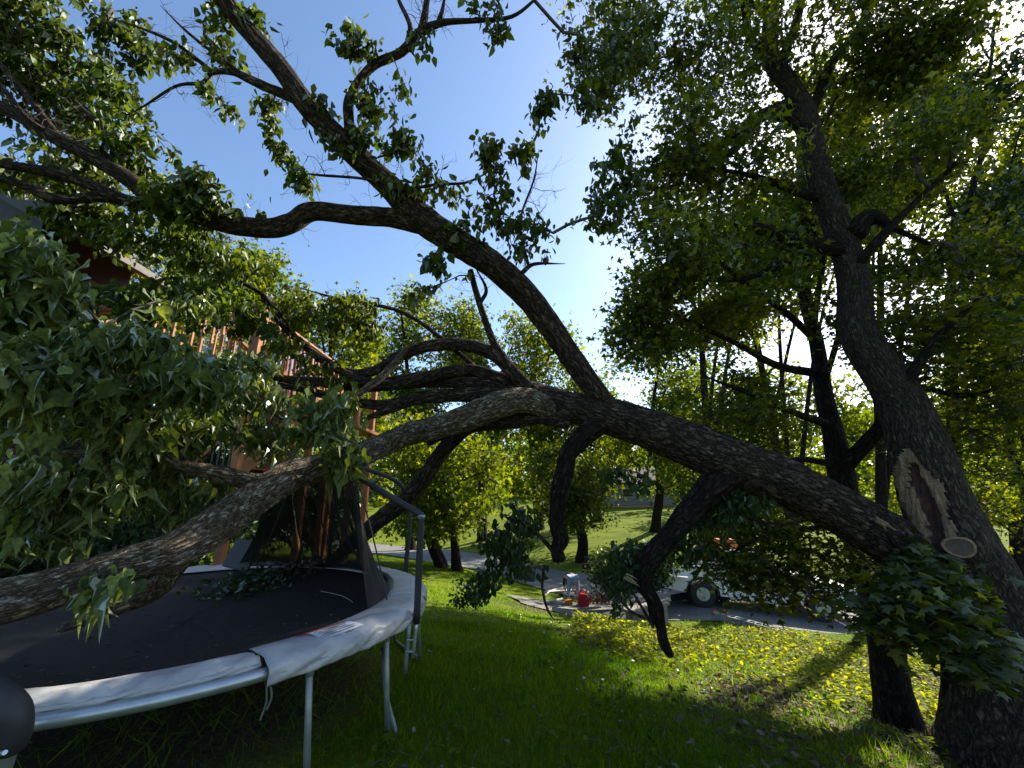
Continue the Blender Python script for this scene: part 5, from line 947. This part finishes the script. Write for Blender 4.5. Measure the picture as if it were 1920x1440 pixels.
# ------------------------------------------------------------------ worker and tools on the driveway edge
def person():
    b = gp(1076, 1134, 10, 20); root = thing('person', b, 'person in dark top and pale blue jeans bending over the tools on the ground', 'person')
    f = 1.0
    J = {'pel': (0,0,.92), 'sp1': (-.08,.22,.98), 'sp2': (-.10,.42,.86), 'nk': (-.10,.50,.74), 'hd': (-.10,.56,.62),
         'shl': (-.28,.42,.80), 'ell': (-.30,.48,.55), 'hal': (-.22,.48,.33), 'shr': (.08,.42,.80), 'elr': (.10,.50,.55), 'har': (.02,.46,.33),
         'hil': (-.11,0,.88), 'knl': (-.16,.06,.48), 'anl': (-.26,-.02,.09), 'tol': (-.28,.14,.03), 'hir': (.12,0,.88), 'knr': (.17,.05,.48), 'anr': (.20,-.02,.09), 'tor': (.22,.14,.03)}
    Rr = {'pel': .15, 'sp1': .14, 'sp2': .155, 'nk': .06, 'hd': .095, 'shl': .065, 'ell': .045, 'hal': .035, 'shr': .065, 'elr': .045, 'har': .035, 'hil': .115, 'knl': .07, 'anl': .05, 'tol': .04, 'hir': .115, 'knr': .07, 'anr': .05, 'tor': .04}
    def skin(name, keys, edges, m, k=1., ext={}):
        me = bpy.data.meshes.new(name); JJ = dict(J); JJ.update(ext)
        me.from_pydata([tuple(np.array(JJ[q])) for q in keys], [(keys.index(a), keys.index(c)) for a, c in edges], []); me.materials.append(m)
        o = bpy.data.objects.new(name, me); COL.objects.link(o); o.parent = root
        md = o.modifiers.new('skin', 'SKIN'); md.use_smooth_shade = True
        for i, q in enumerate(keys): r = Rr.get(q, .05) * k; me.skin_vertices[0].data[i].radius = (r, r)
        me.skin_vertices[0].data[0].use_root = True
        sb = o.modifiers.new('sub', 'SUBSURF'); sb.levels = 1; sb.render_levels = 1; return o
    skinm = mat('skin_tone', (.45,.28,.20), .6); jeans = mat('pale_jeans', (.26,.38,.50), .85, var=.25, vscale=12); top = mat('dark_top', (.02,.02,.03), .85); shoe = mat('grey_shoe', (.2,.2,.22), .7); hair = mat('dark_hair', (.02,.015,.012), .8)
    skin('body', list(J.keys()), [('pel','sp1'),('sp1','sp2'),('sp2','nk'),('nk','hd'),('sp2','shl'),('shl','ell'),('ell','hal'),('sp2','shr'),('shr','elr'),('elr','har'),('pel','hil'),('hil','knl'),('knl','anl'),('anl','tol'),('pel','hir'),('hir','knr'),('knr','anr'),('anr','tor')], skinm, .9)
    skin('jeans', ['pel','hil','knl','anl','hir','knr','anr'], [('pel','hil'),('hil','knl'),('knl','anl'),('pel','hir'),('hir','knr'),('knr','anr')], jeans, 1.08)
    skin('shirt', ['sp2','sp1','wa','shl','ell','shr','elr'], [('sp2','sp1'),('sp1','wa'),('sp2','shl'),('shl','ell'),('sp2','shr'),('shr','elr')], top, 1.12, {'wa': (-.04,.12,.95)})
    for sx in ('l', 'r'):
        me = MB(); a = Vector(J['an' + sx]); t_ = Vector(J['to' + sx]); me.tube([a + Vector((0,-.06,-.02)), a + Vector((0,0,-.02)), t_ + Vector((0,0,.02)), t_ + Vector((0,.05,.0))], [.03,.058,.052,.02], 10); o = me.make('shoe', shoe, None, smooth=True); o.parent = root
    o = MB().tube([(-.10,.50,.70),(-.10,.53,.66),(-.10,.57,.60),(-.10,.58,.56)], [.06,.108,.105,.05], 14).make('hair', hair, None, smooth=True); o.parent = root
person()
gc = gp(1094, 1137, 10, 20)
can = thing('fuel_can', gc, 'bright red fuel can on the ground right of the bending person', 'fuel can')
MB().prism([(-.2,0),(.2,0),(.2,.30),(.12,.42),(-.12,.42),(-.2,.34)], -.12, .12).make('tank', M['redp'], can, bevel=.03, M=Matrix.Translation(Vector(gc)))
MB().tube([gc + [-.12, 0, .40], gc + [-.10, 0, .52], gc + [.08, 0, .52], gc + [.11, 0, .40]], .025, 8).make('handle', M['redp'], can, smooth=True); MB().tube([gc + [.12, 0, .36], gc + [.2, 0, .5]], .03, 8).make('spout', M['cream'], can, smooth=True)
def ge(px, py, dz=.0): p = gp(px, py, 8, 25); p[2] += dz; return p
sw = thing('chainsaw', ge(1067, 1137), 'orange and black chainsaw at the feet of the bending person', 'chainsaw'); c = ge(1066, 1135, .10)
MB().box(c, (.28, .2, .16)).make('motor_housing', M['orange'], sw, bevel=.03); MB().box(c + [-.42, 0, -.03], (.5, .02, .09)).make('guide_bar', M['galv'], sw); MB().tube([c + [-.1, 0, .1], c + [-.05, 0, .2], c + [.12, 0, .2], c + [.15, 0, .05]], .018, 8).make('handle', M['iron'], sw)
bb = ge(1052, 1124); MB().box(bb + [0, 0, .12], (.14, .2, .24)).make('toolbox', M['iron'], None, bevel=.02, label='small black case left of the bending person', category='case')
pale = mat('pale_pipe', (.50,.47,.40), .5, var=.2)
for pts, lb in (([(1022,1113),(1060,1104)], 'upper pale pole lying on the gravel left of the person'), ([(1022,1121),(1030,1112),(1095,1108)], 'long bent pale pipe passing behind the person'), ([(1028,1132),(1054,1126)], 'short pale stake lowest on the ground left of the person')):
    MB().tube([ge(a, b, .05) for a, b in pts], .045, 8).make('pole', pale, None, smooth=True, label=lb, category='pole', group='pale poles on the gravel')
pl = ge(985, 1088); rk = thing('tool_crate', pl, 'dark crate with two yellow handles beyond the hanging leaves near the road', 'crate')
MB().box(pl + [0, 0, .25], (.9, .6, .5), Matrix.Rotation(R(12), 3, 'Y')).make('box', M['bluegrey'], rk, bevel=.03)
for k in (0, .14): MB().beam(pl + [-.1, -.35, .62 + k], pl + [-.95, -.5, .22 + k], .06, .05).make('handle', mat('yellow_handle', (.6,.38,.05), .5), rk)
# cut branches beside the fuel can
cb = thing('cut_brush', ge(1125, 1125), 'low heap of cut sticks and brown leaves right of the red fuel can', 'brush pile')
for k in range(14):
    a = ge(1105 + random.uniform(0, 45), 1128 + random.uniform(-6, 4), .05); d_ = Vector((random.uniform(-1,1), random.uniform(-.6,.6), random.uniform(.1,.6))).normalized() * random.uniform(.5, 1.2)
    MB().tube([a, a + np.array(d_) * .5 + [0, 0, .05], a + np.array(d_)], [.03, .022, .01], 6).make('stick', M['bark_lichen'] if k % 3 == 0 else M['twig'], cb)
n = 500; c = ge(1125, 1127, .08); P = c + rng.normal(size=(n, 3)) * [.45, .35, .09]; P[:, 2] = np.maximum(P[:, 2], G(P[:, 0], P[:, 1]) + .02)
obj('dead_leaves', leaves_mesh('dead_leaves', P, rng.normal(size=P.shape), rng.normal(size=P.shape), rng.uniform(.06, .13, n), 'oval', M['litter']), cb, kind='stuff')
pd_ = ge(1185, 1178, .1); n = 900; P = pd_ + rng.normal(size=(n, 3)) * [.35, .3, .08]; P[:, 2] = G(P[:, 0], P[:, 1]) + np.abs(rng.normal(size=n)) * .12
obj('leaf_pile', leaves_mesh('leaf_pile', P, rng.normal(size=P.shape), rng.normal(size=P.shape), rng.uniform(.04, .1, n), 'oval', M['litter']), None, label='heap of dry brown leaves in front of the concrete culvert wall', category='leaf pile')
# headwall with culvert opening
M['concrete'] = mat('old_concrete', (.24,.21,.175), .9, col2=(.12,.10,.085), vscale=5, bump=.5, bscale=30)
ca = ge(1200, 1190); cb2 = ge(1262, 1180); cw = thing('culvert_wall', ca, 'stained concrete headwall with a dark round culvert opening behind the broken limb', 'wall')
ca = ge(1190, 1195); Lw = 1.35; ax = unit((ge(1330, 1178) - ca) * [1, 1, 0]); RM = Matrix(((ax[0], -ax[1], 0, ca[0]), (ax[1], ax[0], 0, ca[1]), (0, 0, 1, ca[2] - .15), (0, 0, 0, 1)))
out_ = [(0,0),(.06,0)] + [(.34 + .26 * math.cos(t), .12 + .26 * math.sin(t)) for t in np.linspace(math.pi, 0, 12)] + [(.62,0),(Lw,0),(Lw,.62),(0,.62)]
MB().prism(out_, 0, .22).make('headwall', M['concrete'], cw, M=RM); MB().box((Lw/2, .12, .66), (Lw + .1, .34, .07)).make('coping', M['concrete'], cw, M=RM, bevel=.01)
MB().box((.34, .6, .15), (.7, .7, .6)).make('culvert_shade_box', mat('culvert_dark', (.006,.006,.006), .9), cw, M=RM)  # solid black box right behind the opening, its colour stands for the shade inside
# hollow concrete blocks edging the bank
M['block'] = mat('cinder_block', (.33,.32,.29), .9, var=.35, vscale=8, bump=.5, bscale=60)
bA = ge(1345, 1160); bB = ge(1475, 1196); be = thing('block_edging', bA, 'line of pale hollow concrete blocks set along the top of the green bank', 'edging')
ax = unit(bB - bA); L = np.linalg.norm(bB - bA); nb = max(5, int(L / .42)); ang = math.atan2(ax[1], ax[0])
for k in range(nb):
    p = bA + (bB - bA) * (k + .5) / nb; p[2] = gz(p[0], p[1]) + .07; RM = Matrix.Translation(Vector(p)) @ Matrix.Rotation(ang + random.uniform(-.08, .08), 4, 'Z') @ Matrix.Rotation(random.uniform(-.06,.06), 4, 'X')
    mb = MB(); 
    for c_, s_ in (((0,-.085,0),(.39,.03,.19)), ((0,.085,0),(.39,.03,.19)), ((-.18,0,0),(.03,.14,.19)), ((.18,0,0),(.03,.14,.19)), ((0,0,0),(.03,.14,.19))): mb.box(c_, s_)
    mb.make('block', M['block'], be, M=RM)
tb = ge(1285, 1128); o = thing('black_tarp', tb, 'black crumpled tarp bundle on the ground beside the rear wheel', 'tarp')
for k, (dx, rr) in enumerate(((0,.16),(.55,.20),(1.05,.24))):
    V, F, uv = tube_arrays(catmull(np.array([tb + [dx-.5, -.05, .08], tb + [dx-.2, 0, .16], tb + [dx+.15, .02, .18], tb + [dx+.45, -.1, .1]]), 6), np.concatenate([[.04], np.full(17, rr * .7), [.03]]), 12, True, .3)
    obj('fold', mesh('fold', V, F, M['bluegrey'], True), o)
MB().tube([ge(1352 + 14 * math.cos(t), 1152 + 4 * math.sin(t), .04) for t in np.linspace(0, 6.28, 16)], .03, 6).make('extension_lead', M['orange'], None, smooth=True, label='coil of orange cord lying on the grass behind the concrete blocks', category='cord')
# low weedy shrub on the lawn edge
sb = gp(885, 1135, 4, 14)
sh = thing('weedy_shrub', sb, 'low scraggly dark shrub on the lawn in front of the hanging leaves', 'shrub')
SKs = [limb('stem', [(890,1140,5,7.0),(890 + dx*.4,1115,4,7.0),(890+dx,1088 + abs(dx)*.2,2,7.0)], M['bark_dark'], sh, n=5) for dx in (-38,-15,8,30)]
grow(sh, np.vstack(SKs), [(885,1112,42,24,7.0,.3,50)], (M['leaf_dark'], M['twig']), 'oval', .07, 9, .3, .05, 51, thr=-.6)
